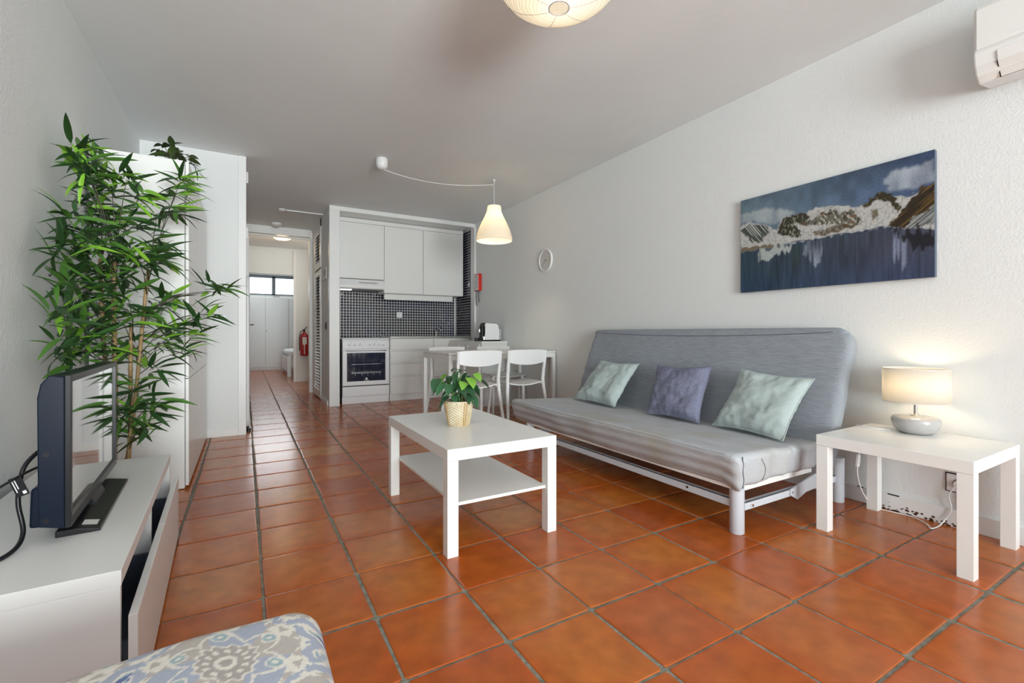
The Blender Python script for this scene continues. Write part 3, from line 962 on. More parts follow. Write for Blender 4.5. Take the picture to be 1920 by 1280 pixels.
# television
r = thing('television', 'flat television with glossy black casing standing on the white stand', 'television', (-0.405, 1.615, 0.385), R(3.2))
b = B().prism([(-0.050, 0.052), (-0.004, 0.040), (0.0, 0.040), (0.0, 0.432), (-0.030, 0.438), (-0.046, 0.415), (-0.052, 0.38)], 'y', 0.0, 0.705)
b.build('back_shell', M['tvback'], r, bevel=0.003)
b = B().box(0.0, 0.012, 0.0, 0.016, 0.040, 0.436).box(0.0, 0.012, 0.689, 0.705, 0.040, 0.436).box(0.0, 0.012, 0.016, 0.689, 0.040, 0.064).box(0.0, 0.012, 0.016, 0.689, 0.418, 0.436)
b.build('bezel', M['black'], r, bevel=0.001)
B().box(0.0, 0.006, 0.016, 0.689, 0.064, 0.418).build('screen', M['tvscreen'], r)
B().prism([(-0.075, 0.042), (-0.050, 0.040), (-0.050, 0.150), (-0.072, 0.142)], 'y', 0.035, 0.67).build('rear_housing', M['tvback'], r, bevel=0.006)
for zz in (0.235, 0.066):
    B().lathe([(0.006, 0), (0.006, 0.001)], 14, Matrix.Translation((-0.035, 0.0, zz)) @ Matrix.Rotation(R(90), 4, 'X')).build('screw_cover', M['black'], r)
B().prism([(-0.03, 0.010), (0.02, 0.010), (0.0, 0.06), (-0.03, 0.06)], 'y', 0.27, 0.43).build('neck', M['black'], r, bevel=0.003)
f = B().prism([(-0.030, 0.0), (0.062, 0.0), (0.062, 0.007), (0.010, 0.017), (-0.030, 0.017)], 'y', 0.055, 0.575).build('foot', M['black'], r, bevel=0.002)
B().prism([(0.018, 0.0162), (0.050, 0.0100), (0.050, 0.0104), (0.018, 0.0166)], 'y', 0.085, 0.125).build('sticker', M['paper_w'], f)

def cable(name, label, pts, rad, m, cat='cable'):
    P = [Vector(p) for p in pts]
    out = []
    for i in range(len(P) - 1):
        p0, p1, p2, p3 = P[max(i - 1, 0)], P[i], P[i + 1], P[min(i + 2, len(P) - 1)]
        for s in range(8):
            t = s / 8
            out.append(0.5 * ((2 * p1) + (p2 - p0) * t + (2 * p0 - 5 * p1 + 4 * p2 - p3) * t * t + (3 * p1 - p0 - 3 * p2 + p3) * t ** 3))
    out.append(P[-1])
    root = thing(name, label, cat, out[0])
    o0 = out[0]
    return root, [p - o0 for p in out]


root, pp = cable('power_cable', 'thick black cable curving from the television back down onto the stand', [(-0.475, 1.72, 0.62), (-0.50, 1.68, 0.58), (-0.505, 1.66, 0.50), (-0.49, 1.64, 0.42), (-0.50, 1.58, 0.392), (-0.56, 1.50, 0.391), (-0.63, 1.42, 0.391), (-0.72, 1.36, 0.36), (-0.745, 1.30, 0.20)], 0.005, 'black')
B().tube(pp, 0.0055, 8).build('sheath', M['black'], root, smooth=True)
B().box(-0.005, 0.025, -0.012, 0.012, -0.012, 0.012).build('plug', M['black'], root, bevel=0.003)
root, pp = cable('antenna_cable', 'thin black cable with a printed tag left of the television', [(-0.475, 1.70, 0.575), (-0.50, 1.65, 0.565), (-0.57, 1.58, 0.52), (-0.66, 1.52, 0.46), (-0.74, 1.45, 0.37), (-0.75, 1.40, 0.20)], 0.004, 'black')
B().tube(pp, 0.0032, 8).build('sheath', M['black'], root, smooth=True)
mm = Matrix.Translation((-0.027, -0.052, -0.030)) @ Matrix.Rotation(R(-20), 4, 'Y')
tg = B().box(-0.012, 0.012, -0.001, 0.001, -0.032, 0.020, mm).build('cable_tag', M['black'], root)
B().box(-0.008, -0.006, -0.0016, -0.001, -0.02, 0.015, mm).box(-0.003, -0.001, -0.0016, -0.001, -0.012, 0.015, mm).box(0.002, 0.009, -0.0016, -0.001, -0.028, -0.020, mm).build('tag_print', M['paper_w'], tg)
r = thing('white_card', 'thin white card lying on the stand left of the cables', 'card', (-0.53, 1.40, 0.385))
bx('sheet', M['paper_w'], r, -0.04, 0.03, -0.03, 0.04, 0.0, 0.004, 0.001)

# ------------------------------------------------------------------ bamboo
def leaf_mesh(name, m, L=1.0, w=0.075, droop=0.18, n=6, heart=False):
    """blade along +x, unit length, folded along the midrib"""
    vs, fs = [], []
    for i in range(n + 1):
        t = i / n
        if heart:
            ww = w * (math.sin(PI * min(1, t ** 0.62)) ** 0.75) if 0 < t < 1 else 0.0
            xx = t
        else:
            ww = w * (math.sin(PI * t ** 0.75) ** 0.8) if 0 < t < 1 else 0.0
            xx = t
        z = -droop * t * t
        ww = max(ww, 0.002)
        vs += [(xx * L, -ww, z + ww * 0.35), (xx * L, 0, z), (xx * L, ww, z + ww * 0.35)]
    for i in range(n):
        a = i * 3
        fs += [(a, a + 3, a + 4, a + 1), (a + 1, a + 4, a + 5, a + 2)]
    me = B().add(vs, fs).mesh(name, m, True)
    return me


LV = {}
for key, mm in (('d', 'leaf_d'), ('m', 'leaf_m'), ('b', 'leaf_b')):
    LV[key] = [leaf_mesh('leaf', M[mm], 1.0, wv, dv) for wv, dv in ((0.072, 0.12), (0.085, 0.25), (0.065, 0.38), (0.090, 0.06))]


def aim(p, d, L, roll=0.0):
    d = d.normalized()
    up = Vector((0, 0, 1))
    y = up.cross(d)
    y = y.normalized() if y.length > 1e-4 else Vector((0, 1, 0))
    z = d.cross(y)
    m = Matrix((d, y, z)).transposed().to_4x4()
    return Matrix.Translation(p) @ m @ Matrix.Rotation(roll, 4, 'X') @ Matrix.Diagonal((L, L, L, 1))


bt = thing('bamboo_tree', 'tall artificial bamboo with tan canes between the television stand and the cabinet', 'plant', (-0.54, 3.0, 0.0))
BO = Vector((-0.54, 3.0, 0.0))
B().lathe([(0.085, 0.0), (0.09, 0.01), (0.112, 0.20), (0.116, 0.205), (0.104, 0.205), (0.10, 0.19)], 28, cap1=False).build('pot', M['black'], bt, smooth=True, auto=40)
B().lathe([(0.0, 0.175), (0.102, 0.18)], 20, cap0=False, cap1=False).build('soil', M['soil'], bt)
canes = [((-0.60, 3.03), (-0.625, 3.04), 0.17, 1.31, 0.0105), ((-0.570, 2.99), (-0.562, 2.99), 0.17, 1.31, 0.0115),
         ((-0.535, 3.01), (-0.428, 3.02), 0.17, 1.27, 0.010), ((-0.515, 2.97), (-0.492, 2.98), 0.17, 0.98, 0.0105)]
cane_lines = []
for (bx0, tx0, z0, z1, rr) in canes:
    pts, rs = [], []
    n = 9 if z1 > 1 else 7
    for i in range(n):
        for dz, k in ((0.0, 1.22), (0.006, 0.92), (0.02, 0.86), (0.96 * (z1 - z0) / n, 0.92)):
            z = z0 + (z1 - z0) * i / n + dz
            t = (z - z0) / (z1 - z0)
            pts.append((bx0[0] + (tx0[0] - bx0[0]) * t + 0.006 * math.sin(t * 5) - BO.x, bx0[1] + (tx0[1] - bx0[1]) * t - BO.y, z))
            rs.append(rr * k * (1.05 - 0.15 * t))
    B().tube(pts, rs, 10).build('cane', M['bamboo'], bt, smooth=True)
    cane_lines.append((Vector((bx0[0], bx0[1], z0)), Vector((tx0[0], tx0[1], z1))))

CL = [(-0.657, 2.802, 1.765), (-0.635, 3.092, 1.815), (-0.505, 2.908, 1.688), (-0.467, 3.005, 1.645), (-0.313, 3.173, 1.791), (-0.333, 3.174, 1.716), (-0.376, 2.835, 1.505), (-0.656, 2.871, 1.647), (-0.624, 2.803, 1.696), (-0.657, 2.694, 1.412), (-0.577, 2.793, 1.347), (-0.612, 2.981, 1.593), (-0.56, 3.066, 1.562), (-0.478, 2.903, 1.462), (-0.344, 3.078, 1.599), (-0.428, 3.04, 1.403), (-0.409, 2.791, 1.306), (-0.655, 2.686, 1.358), (-0.656, 2.574, 1.269), (-0.519, 2.963, 1.341), (-0.381, 2.905, 1.326), (-0.657, 2.645, 1.146), (-0.657, 2.794, 1.044), (-0.647, 2.849, 0.937), (-0.658, 2.52, 1.005), (-0.643, 3.123, 1.027), (-0.541, 2.915, 0.998), (-0.474, 2.878, 1.014), (-0.511, 2.951, 1.111), (-0.431, 3.192, 1.069), (-0.376, 3.209, 1.107), (-0.506, 3.076, 0.871), (-0.657, 2.817, 0.879), (-0.376, 3.152, 0.859), (-0.338, 2.946, 0.938), (-0.167, 3.063, 1.168), (-0.111, 2.99, 1.165), (-0.171, 3.002, 1.032), (-0.223, 2.967, 1.004), (-0.255, 3.014, 0.921), (-0.29, 3.159, 0.831), (-0.421, 3.038, 0.72), (-0.392, 2.905, 0.562), (-0.446, 2.902, 0.45), (-0.541, 2.98, 0.414), (-0.466, 2.87, 0.667), (-0.484, 2.869, 0.543), (-0.57, 3.006, 0.541), (-0.601, 2.818, 0.848), (-0.555, 2.993, 0.81), (-0.598, 2.939, 1.206), (-0.561, 3.091, 1.249), (-0.656, 2.889, 1.249), (-0.659, 3.004, 1.443), (-0.604, 3.083, 1.464), (-0.656, 2.944, 1.56), (-0.658, 2.614, 0.874), (-0.657, 2.75, 0.776), (-0.655, 3.032, 1.103), (-0.573, 2.923, 1.151), (-0.573, 2.976, 1.659), (-0.432, 2.807, 1.25)]
rnd = random.Random(11)
lo_, hi_ = Vector((-0.76, 2.3, 0.40)), Vector((0.2, 3.345, 2.2))
twigs = B()
extra = {'d': B(), 'm': B(), 'b': B()}
leafn = 0
for ci, c in enumerate(CL):
    c = Vector(c)
    # twig from the nearest cane, rising outward
    best = None
    for (a, t_) in cane_lines:
        z = min(max(c.z - 0.12, a.z + 0.15), t_.z)
        f_ = (z - a.z) / (t_.z - a.z)
        q = a.lerp(t_, f_)
        dd = (q - c).length
        if best is None or dd < best[0]:
            best = (dd, q)
    q = best[1]
    mid = q.lerp(c, 0.5) + Vector((0, 0, 0.03))
    twigs.tube([q - BO, mid - BO, c - BO], [0.0028, 0.0022, 0.0014], 5)
    out = Vector((c.x + 0.54, c.y - 3.0, 0))
    out = out.normalized() if out.length > 0.02 else Vector((rnd.uniform(-1, 1), -1, 0)).normalized()
    n = rnd.choice((15, 16, 17, 18))
    top = c.z > 1.55
    if c.x > -0.3:
        n = 9
    nb = 0
    for k in range(n):
        th = rnd.uniform(0, 2 * PI)
        el = rnd.uniform(-0.5, 0.75) if not top else rnd.uniform(-0.4, 0.7)
        d = Vector((math.cos(th) * math.cos(el), math.sin(th) * 0.8 * math.cos(el), math.sin(el))) + out * 0.35
        L = rnd.uniform(0.10, 0.17)
        p0 = c + Vector((rnd.uniform(-.03, .03), rnd.uniform(-.03, .03), rnd.uniform(-.03, .02) if top else rnd.uniform(-.045, .045)))
        d.normalize()
        e = p0 + d * L
        if p0.x < -0.70:
            p0.x = -0.70
        if e.x < -0.735:
            d.x = max(-0.15, -0.04 / L)
        if e.y > 3.35 and p0.x < -0.27:
            d.y = -abs(d.y)
        p0.y = min(p0.y, 3.28)
        if p0.y + L > 3.33:
            d.y = -abs(d.y)
        d.normalize()
        if (p0 + d * L).x < -0.75:
            d.x = 0.0
        u = rnd.random()
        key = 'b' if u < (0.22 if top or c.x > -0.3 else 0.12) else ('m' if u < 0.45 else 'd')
        mesh = LV[key][rnd.randrange(4)]
        mtx = aim(p0 - BO, d, L, rnd.uniform(-0.9, 0.9))
        if leafn < 296 and k < 5:
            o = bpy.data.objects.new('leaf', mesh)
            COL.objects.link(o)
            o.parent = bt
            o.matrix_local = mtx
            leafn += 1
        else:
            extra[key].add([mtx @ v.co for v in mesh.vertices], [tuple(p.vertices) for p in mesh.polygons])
twigs.build('twigs', M['twig'], bt, smooth=True)
for key, mm in (('d', 'leaf_d'), ('m', 'leaf_m'), ('b', 'leaf_b')):
    if extra[key].v:
        o = extra[key].build('foliage', M[mm], bt, smooth=True)
        o['kind'] = 'stuff'

# small plant on the cabinet
HL = [leaf_mesh('leaf', M['leaf_o'], 1.0, 0.30, 0.18, 7, True), leaf_mesh('leaf', M['leaf_o'], 1.0, 0.26, 0.4, 7, True)]
cp = thing('cabinet_top_plant', 'small dark green leafy plant on top of the tall cabinet', 'plant', (-0.43, 3.79, 1.962))
CO = Vector((-0.43, 3.79, 1.962))
B().lathe([(0.04, 0), (0.05, 0.07), (0.045, 0.07)], 20, cap1=False).build('pot', M['black'], cp, smooth=True, auto=40)
B().lathe([(0.0, 0.06), (0.046, 0.062)], 20, cap0=False, cap1=False).build('soil', M['soil'], cp)
TLF = [(-0.423, 3.744, 2.201), (-0.492, 3.853, 2.198), (-0.457, 3.823, 2.187), (-0.407, 3.798, 2.204), (-0.526, 3.874, 2.16), (-0.49, 3.79, 2.115), (-0.45, 3.71, 2.088), (-0.419, 3.766, 2.144), (-0.371, 3.659, 2.117), (-0.34, 3.658, 2.1), (-0.393, 3.818, 2.128), (-0.363, 3.835, 2.124), (-0.315, 3.892, 2.159), (-0.305, 3.855, 2.125), (-0.308, 3.763, 2.071), (-0.416, 3.627, 2.06)]
tw = B()
for i, c in enumerate(TLF + [(x - 0.01 * (k % 3), y + 0.07, z - 0.03) for k, (x, y, z) in enumerate(TLF[:10])]):
    c = Vector(c)
    d = Vector((c.x - CO.x, c.y - CO.y, rnd.uniform(-0.05, 0.05)))
    if d.length < 0.02:
        d = Vector((1, -.3, 0))
    d.normalize()
    L = rnd.uniform(0.07, 0.10)
    p0 = c - d * L * 0.5
    o = bpy.data.objects.new('leaf', HL[i % 2])
    COL.objects.link(o)
    o.parent = cp
    o.matrix_local = aim(p0 - CO, d, L, rnd.uniform(-.5, .5))
    tw.tube([(0, 0, 0.06), (p0 - CO) * 0.5 + Vector((0, 0, 0.05)), p0 - CO], 0.002, 5)
tw.build('stems', M['twig'], cp)
tr = B().tube([(0.10, -0.02, 0.14), (0.135, 0.0, 0.10), (0.145, 0.0, 0.05)], 0.003, 5)
tr.build('trailing_stem', M['twig'], cp)
for (p, d) in (((0.12, 0.0, 0.13), (1, -.2, -.5)), ((0.13, 0.01, 0.11), (1, .2, -.8)), ((0.14, 0, 0.08), (0.3, -.3, -1)), ((0.145, 0, 0.06), (0.9, 0, -.3))):
    o = bpy.data.objects.new('leaf', LV['d'][1])
    COL.objects.link(o)
    o.parent = cp
    o.matrix_local = aim(Vector(p), Vector(d), 0.075)

# ------------------------------------------------------------------ coffee table and side table
def lack(name, label, cat, loc, w, d, shelf=False):
    r = thing(name, label, cat, loc)
    bx('tabletop', M['white'], r, 0, w, 0, d, 0.400, 0.450, 0.0015)
    for (x, y) in ((0, 0), (w - 0.05, 0), (0, d - 0.05), (w - 0.05, d - 0.05)):
        bx('leg', M['white'], r, x + 0.0004, x + 0.0496, y + 0.0004, y + 0.0496, 0.0, 0.3992, 0.0012)
    if shelf:
        bx('shelf', M['white'], r, 0.045, w - 0.045, 0.022, d - 0.022, 0.203, 0.217, 0.001)
    return r


lack('coffee_table', 'white rectangular coffee table with a thin lower shelf in the room centre', 'table', (0.721, 1.774, 0.0), 0.55, 0.90, True)
lack('side_table', 'square white side table carrying the lit lamp right of the sofa', 'table', (2.356, 0.622, 0.0), 0.55, 0.55)

# potted plant on the coffee table
pp_ = thing('potted_plant', 'leafy green plant in a woven wicker basket on the coffee table', 'plant', (0.972, 2.235, 0.450))
PO = Vector((0.972, 2.235, 0.450))


def weave(r_, z, i, j):
    return r_ + 0.0022 * (1 if ((i // 2) + (j // 2)) % 2 else -1) * (1 if 1 < j < 36 else 0)


prof = [(0.055 + 0.024 * (k / 37) ** 1.0, 0.128 * k / 37) for k in range(38)]
prof += [(0.074, 0.128), (0.068, 0.10)]
B().lathe(prof, 72, cap1=False, rfun=weave).build('basket', M['basket'], pp_)
b = B()
for k in range(36):
    a = 2 * PI * k / 36
    if k % 9 not in (0, 1):
        continue
    b.tube([(0.0565 * math.cos(a), 0.0565 * math.sin(a), 0.003), (0.0805 * math.cos(a), 0.0805 * math.sin(a), 0.124)], 0.0028, 5)
b.build('brown_stake', M['basket_d'], pp_)
b = B()
for kz, rr in ((0.128, 0.079), (0.003, 0.0555)):
    b.tube([(rr * math.cos(2 * PI * k / 40), rr * math.sin(2 * PI * k / 40), kz) for k in range(41)], 0.0035, 6, caps=False)
b.build('rim', M['basket'], pp_, smooth=True)
B().lathe([(0.0, 0.112), (0.072, 0.108)], 24, cap0=False, cap1=False).build('soil', M['soil'], pp_)
PL = [leaf_mesh('leaf', M['leaf_p'], 1.0, 0.34, 0.25, 8, True), leaf_mesh('leaf', M['leaf_p'], 1.0, 0.38, 0.12, 8, True), leaf_mesh('leaf', M['leaf_p'], 1.0, 0.30, 0.45, 8, True)]
PY = [leaf_mesh('leaf', M['leaf_y'], 1.0, 0.34, 0.2, 8, True)]
LF = [(0.821, 2.179, 0.679), (0.901, 2.281, 0.692), (0.844, 2.177, 0.659), (0.9, 2.242, 0.624), (0.925, 2.236, 0.691), (0.961, 2.246, 0.672), (0.95, 2.212, 0.65), (0.975, 2.229, 0.607), (0.915, 2.154, 0.714), (0.881, 2.155, 0.653), (0.968, 2.173, 0.665), (1.014, 2.166, 0.68), (1.047, 2.159, 0.705), (1.002, 2.163, 0.635), (1.07, 2.222, 0.635), (1.031, 2.171, 0.581), (1.139, 2.278, 0.656), (0.885, 2.24, 0.583), (0.993, 2.221, 0.695), (1.025, 2.244, 0.679), (0.951, 2.182, 0.746), (0.973, 2.275, 0.725), (1.011, 2.262, 0.731), (0.947, 2.247, 0.745),
      (0.93, 2.33, 0.66), (1.02, 2.33, 0.66), (0.97, 2.36, 0.68), (1.06, 2.29, 0.62), (0.87, 2.29, 0.63), (0.93, 2.19, 0.60), (0.99, 2.16, 0.60), (0.955, 2.15, 0.635), (1.04, 2.2, 0.655)]
tw = B()
camdir = Vector((-0.4, -0.9, 0.2))
for i, c in enumerate(LF):
    c = Vector(c)
    hd = Vector((c.x - PO.x, c.y - PO.y, 0))
    d = hd * 5 + Vector((0, -0.15, 0)) + Vector((rnd.uniform(-.3, .3), rnd.uniform(-.3, .3), 0))
    top = c.z > 0.72
    d.z = 0.05 if top else -0.45 * min(1, hd.length / 0.1) * d.length - 0.1
    d.normalize()
    L = 0.045 if top else rnd.uniform(0.062, 0.088)
    p0 = c - d * L * 0.5
    yng = i in (10, 11, 12, 1)
    o = bpy.data.objects.new('leaf', PY[0] if yng else PL[i % 3])
    COL.objects.link(o)
    o.parent = pp_
    o.matrix_local = aim(p0 - PO, d, L, rnd.uniform(-.35, .35))
    if yng:
        o['label'] = 'bright yellow-green young leaf'
    q0 = Vector((rnd.uniform(-.03, .03), rnd.uniform(-.03, .03), 0.11))
    q1 = p0 - PO
    tw.tube([q0, q0.lerp(q1, 0.5) + Vector((0, 0, 0.02)), q1], 0.0018, 5)
tw.build('stems', M['leaf_m'], pp_)

# ------------------------------------------------------------------ dining table and chairs
r = thing('dining_table', 'white metal-framed dining table between the four white chairs', 'table', (1.690, 4.12, 0.0))
bx('tabletop', M['white'], r, 0.0, 1.25, 0.0, 0.75, 0.722, 0.740, 0.002)
B().box(0.002, 1.248, 0.002, 0.022, 0.672, 0.720).box(0.002, 1.248, 0.728, 0.748, 0.672, 0.720).box(0.002, 0.022, 0.022, 0.728, 0.672, 0.720).box(1.228, 1.248, 0.022, 0.728, 0.672, 0.720).build('frame', M['white'], r, bevel=0.002)
for (x, y) in ((0, 0), (1.212, 0), (0, 0.712), (1.212, 0.712)):
    bx('leg', M['white'], r, x, x + 0.038, y, y + 0.038, 0.0, 0.674, 0.003)


def make_chair(label, loc, rz):
    """sitter faces local +y, backrest at y=0"""
    r = thing('dining_chair', label, 'chair', loc, rz, 'white plastic dining chairs')
    # backrest, bowed sheet
    nx_, nz_ = 16, 6
    vs, fs = [], []
    for s in (0, 1):
        for j in range(nz_ + 1):
            for i in range(nx_ + 1):
                u = -1 + 2 * i / nx_
                t = j / nz_
                x = 0.222 * u
                zlo = 0.622 + 0.030 * abs(u) ** 2.2
                zhi = 0.772 - 0.008 * abs(u) ** 4
                z = zlo + (zhi - zlo) * t
                y = -0.020 * (1 - u * u) - 0.035 * (z - 0.62) + (0.011 if s else 0.0)
                vs.append((x, y, z))
    W1 = nx_ + 1
    N1 = W1 * (nz_ + 1)
    for j in range(nz_):
        for i in range(nx_):
            a = j * W1 + i
            fs.append((a, a + 1, a + W1 + 1, a + W1))
            fs.append((N1 + a, N1 + a + W1, N1 + a + W1 + 1, N1 + a + 1))
    for i in range(nx_):
        fs.append((i + 1, i, N1 + i, N1 + i + 1))
        a = nz_ * W1 + i
        fs.append((a, a + 1, N1 + a + 1, N1 + a))
    for j in range(nz_):
        a = j * W1
        fs.append((a, a + W1, N1 + a + W1, N1 + a))
        a = j * W1 + nx_
        fs.append((a + W1, a, N1 + a, N1 + a + W1))
    B().add(vs, fs).build('backrest', M['plastic'], r, smooth=True, auto=50, bevel=0.003)
    # seat, dished sheet
    vs, fs = [], []
    nx_, ny_ = 16, 12
    for s in (0, 1):
        for j in range(ny_ + 1):
            for i in range(nx_ + 1):
                u, t = -1 + 2 * i / nx_, j / ny_
                hw = 0.198 + 0.022 * t
                x = hw * u
                y = 0.030 + 0.40 * t - 0.02 * (abs(u) ** 4) * (1 if t > 0.9 else 0)
                z = 0.452 - 0.026 * (1 - u * u) * (1 - t * 0.6) - 0.02 * max(0, t - 0.8) * 5 * 0.5 - (0.012 if s else 0.0)
                vs.append((x, y, z))
    W1 = nx_ + 1
    N1 = W1 * (ny_ + 1)
    for j in range(ny_):
        for i in range(nx_):
            a = j * W1 + i
            fs.append((a, a + 1, a + W1 + 1, a + W1))
            fs.append((N1 + a, N1 + a + W1, N1 + a + W1 + 1, N1 + a + 1))
    for i in range(nx_):
        fs.append((i + 1, i, N1 + i, N1 + i + 1))
        a = ny_ * W1 + i
        fs.append((a, a + 1, N1 + a + 1, N1 + a))
    for j in range(ny_):
        a = j * W1
        fs.append((a, a + W1, N1 + a + W1, N1 + a))
        a = j * W1 + nx_
        fs.append((a + W1, a, N1 + a, N1 + a + W1))
    B().add(vs, fs).build('seat', M['plastic'], r, smooth=True, auto=50, bevel=0.003)
    for s in (-1, 1):
        pts = [(s * 0.218, -0.008, 0.765), (s * 0.216, 0.0, 0.68), (s * 0.212, 0.018, 0.58), (s * 0.210, 0.030, 0.48), (s * 0.216, 0.022, 0.38), (s * 0.228, -0.005, 0.22), (s * 0.245, -0.045, 0.010), (s * 0.2455, -0.047, 0.0)]
        B().tube(pts, [0.013, 0.015, 0.0165, 0.018, 0.0175, 0.0155, 0.0135, 0.013], 10, sx=1.0, sy=1.15).build('leg', M['plastic'], r, smooth=True, auto=50)
        pts = [(s * 0.195, 0.36, 0.435), (s * 0.200, 0.375, 0.36), (s * 0.212, 0.395, 0.15), (s * 0.220, 0.405, 0.0)]
        B().tube(pts, [0.020, 0.018, 0.0155, 0.013], 10).build('leg', M['plastic'], r, smooth=True, auto=50)
        B().prism([(0.03, 0.445), (0.10, 0.437), (0.34, 0.437), (0.37, 0.440), (0.36, 0.415), (0.08, 0.415), (0.03, 0.425)], 'x', s * 0.197 - 0.008, s * 0.197 + 0.008).build('side_bracket', M['plastic'], r, bevel=0.003)
    return r


c0 = make_chair('white plastic chair with its back to the camera, nearer the kitchen corridor', (1.885, 3.85, 0.0), 0)
tapered(c0, 'white plastic chair with its back to the camera, behind the sofa end', (2.405, 3.85, 0.0), R(2))
tapered(c0, 'white plastic chair on the kitchen side of the table, in front of the drawers', (2.075, 5.11, 0.0), R(181))
tapered(c0, 'white plastic chair on the kitchen side of the table, below the coffee machine', (2.690, 5.10, 0.0), R(180))

# ------------------------------------------------------------------ sofa bed
sf = thing('sofa_bed', 'grey linen sofa bed with steel frame against the right wall', 'sofa', (1.99, 1.30, 0.0))
SO = Vector((1.99, 1.30, 0.0))
Y0, Y1 = 1.27, 3.32


def seat_fn(p):
    x, y, z = p
    t = (x - 1.90) / 0.75
    front = max(0.0, 1 - (x - 1.90) / 0.07)
    nearend = max(0.0, 1 - (y - Y0) / 0.10)
    dx = dz = dy = 0.0
    tz = (z - 0.225) / 0.16
    # seat falls gently to the back, front face slopes inwards below
    dz -= 0.030 * t * tz
    dx += 0.045 * front * (1 - tz) ** 1.5
    # quilt ridges of the front face
    dx += front * 0.0030 * math.sin(tz * 19 + 0.6 * math.sin(y * 3)) * (1 if 0.05 < tz < 0.95 else 0)
    # broad wrinkles
    dz += tz * 0.008 * ns(x * 2.5, y * 1.6, 3.0) + tz * 0.0035 * ns(x * 16, y * 4, 7.0)
    dx += front * 0.006 * ns(y * 5, z * 12, 2)
    # the near end face is rumpled, corner sags
    dy += nearend * (0.014 * ns(x * 12, z * 3, 5) + 0.007 * ns(x * 34 + z * 12, z * 4, 9) + 0.012 * (1 - tz))
    if nearend > 0 and front > 0:
        dz -= 0.045 * (1 - tz) * nearend * front
    else:
        dz += 0.010 * (1 - tz) * ns(x * 6, y * 3, 9)
    # sag along the long front lower edge
    dz -= 0.012 * (1 - tz) * front * math.sin(PI * (y - Y0) / (Y1 - Y0))
    return Vector((x + dx, y + dy, z + dz)) - SO


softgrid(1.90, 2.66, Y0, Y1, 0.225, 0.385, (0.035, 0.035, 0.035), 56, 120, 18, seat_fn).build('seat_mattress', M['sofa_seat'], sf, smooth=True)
# piping seams at the near end
def pathtube(name, pts, rad, m, parent, off, n=6):
    return B().tube([Vector(p) - off for p in pts], rad, n).build(name, m, parent, smooth=True)


sm = bpy.data.objects[sf.children[0].name]
def onseat(pts):
    return [seat_fn(Vector(p)) + SO for p in pts]
pathtube('seam', onseat([(1.940, Y0 + 0.004, 0.378)] + [(1.937 + 0.004 * math.sin(k), Y0 - 0.0005, 0.362 - 0.0115 * k) for k in range(11)]), 0.0022, M['seam'], sm, SO)
pathtube('seam', onseat([(2.085 + 0.035 * math.sin(k / 10 * 2.6), Y0 - 0.0005, 0.352 - 0.0105 * k) for k in range(11)]), 0.0018, M['seam'], sm, SO)
pathtube('seam', onseat([(1.9085, Y0 + 0.05 + (Y1 - Y0 - 0.1) * k / 60, 0.377) for k in range(61)]), 0.0022, M['sofa_seat'], sm, SO)

Ls = 0.790
pb, pt_ = Vector((2.555, 0, 0.235)), Vector((2.835, 0, 0.976))
ds = (pt_ - pb).normalized()
dn = Vector((ds.z, 0, -ds.x))


def back_fn(p):
    s, y, t = p          # s up the slope, t thickness backwards
    f = max(0.0, 1 - t / 0.03)
    # big rounded shoulder at the near end
    dy = 0.0
    e = (y - Y0 + 0.05)
    top = s - (Ls - 0.10)
    if e < 0.10 and top > 0:
        k = min(1.0, math.hypot((0.10 - e) / 0.10, top / 0.10))
        kk = max((0.10 - e) / 0.10, top / 0.10)
        if k > 0 and kk > 0:
            sc = kk / math.hypot((0.10 - e) / 0.10, top / 0.10)
            dy = (0.10 - e) * (1 - sc)
            s = (Ls - 0.10) + top * sc
    near = max(0, 1 - e / 0.25)
    t2 = t + f * (0.005 * ns(s * 5, y * 2, 1) + 0.0025 * ns(s * 26, y * 3, 5))
    t2 += near * near * 0.006 * max(0.0, 1 - t / 0.09)
    y2 = y + dy + (0.005 * ns(s * 9, t * 9, 4) if e < 0.03 else 0)
    # far end: pulled ridges
    fe = max(0, 1 - (Y1 - y) / 0.35)
    t2 += f * fe * 0.004 * math.sin(s * 55)
    w = pb + ds * s + dn * t2
    return Vector((w.x, y2, w.z)) - SO


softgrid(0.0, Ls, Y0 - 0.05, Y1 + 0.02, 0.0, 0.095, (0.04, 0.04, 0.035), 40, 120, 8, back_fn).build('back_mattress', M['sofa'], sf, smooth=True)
bm_ = sf.children[-1]
bm_ = [c for c in sf.children if c.name.startswith('back_mattress')][0]
pts = []
for k in range(61):
    u_ = k / 60
    y = Y0 + 0.05 + (Y1 - Y0 - 0.06) * u_
    s_ = Ls - 0.036 - 0.030 * math.sin(PI * u_) ** 0.7
    pts.append(back_fn(Vector((s_, y, -0.0008 if s_ < Ls - 0.04 else 0.0))) + SO)
pathtube('seam', pts, 0.0022, M['seam'], bm_, SO)
# frame
for (x, y) in ((1.99, 1.335), (1.99, 3.14), (2.845, 1.305), (2.845, 3.14)):
    B().lathe([(0.030, 0.0), (0.0325, 0.003), (0.0325, 0.245)], 28, Matrix.Translation((x - SO.x, y - SO.y, 0))).build('leg', M['metal_grey'], sf, smooth=True, auto=40)
def off(b):
    b.v = [tuple(Vector(v) - SO) for v in b.v]
    return b
off(B().box(1.972, 1.980, 1.36, 3.13, 0.118, 0.158).box(1.972, 1.995, 1.36, 3.13, 0.152, 0.158)).build('front_rail', M['metal_grey'], sf, bevel=0.001)
off(B().box(2.0, 2.83, 1.300, 1.307, 0.112, 0.150).box(2.0, 2.83, 1.300, 1.320, 0.144, 0.150)).build('end_rail', M['metal_grey'], sf, bevel=0.001)
off(B().box(2.0, 2.83, 3.150, 3.157, 0.112, 0.150)).build('end_rail', M['metal_grey'], sf, bevel=0.001)
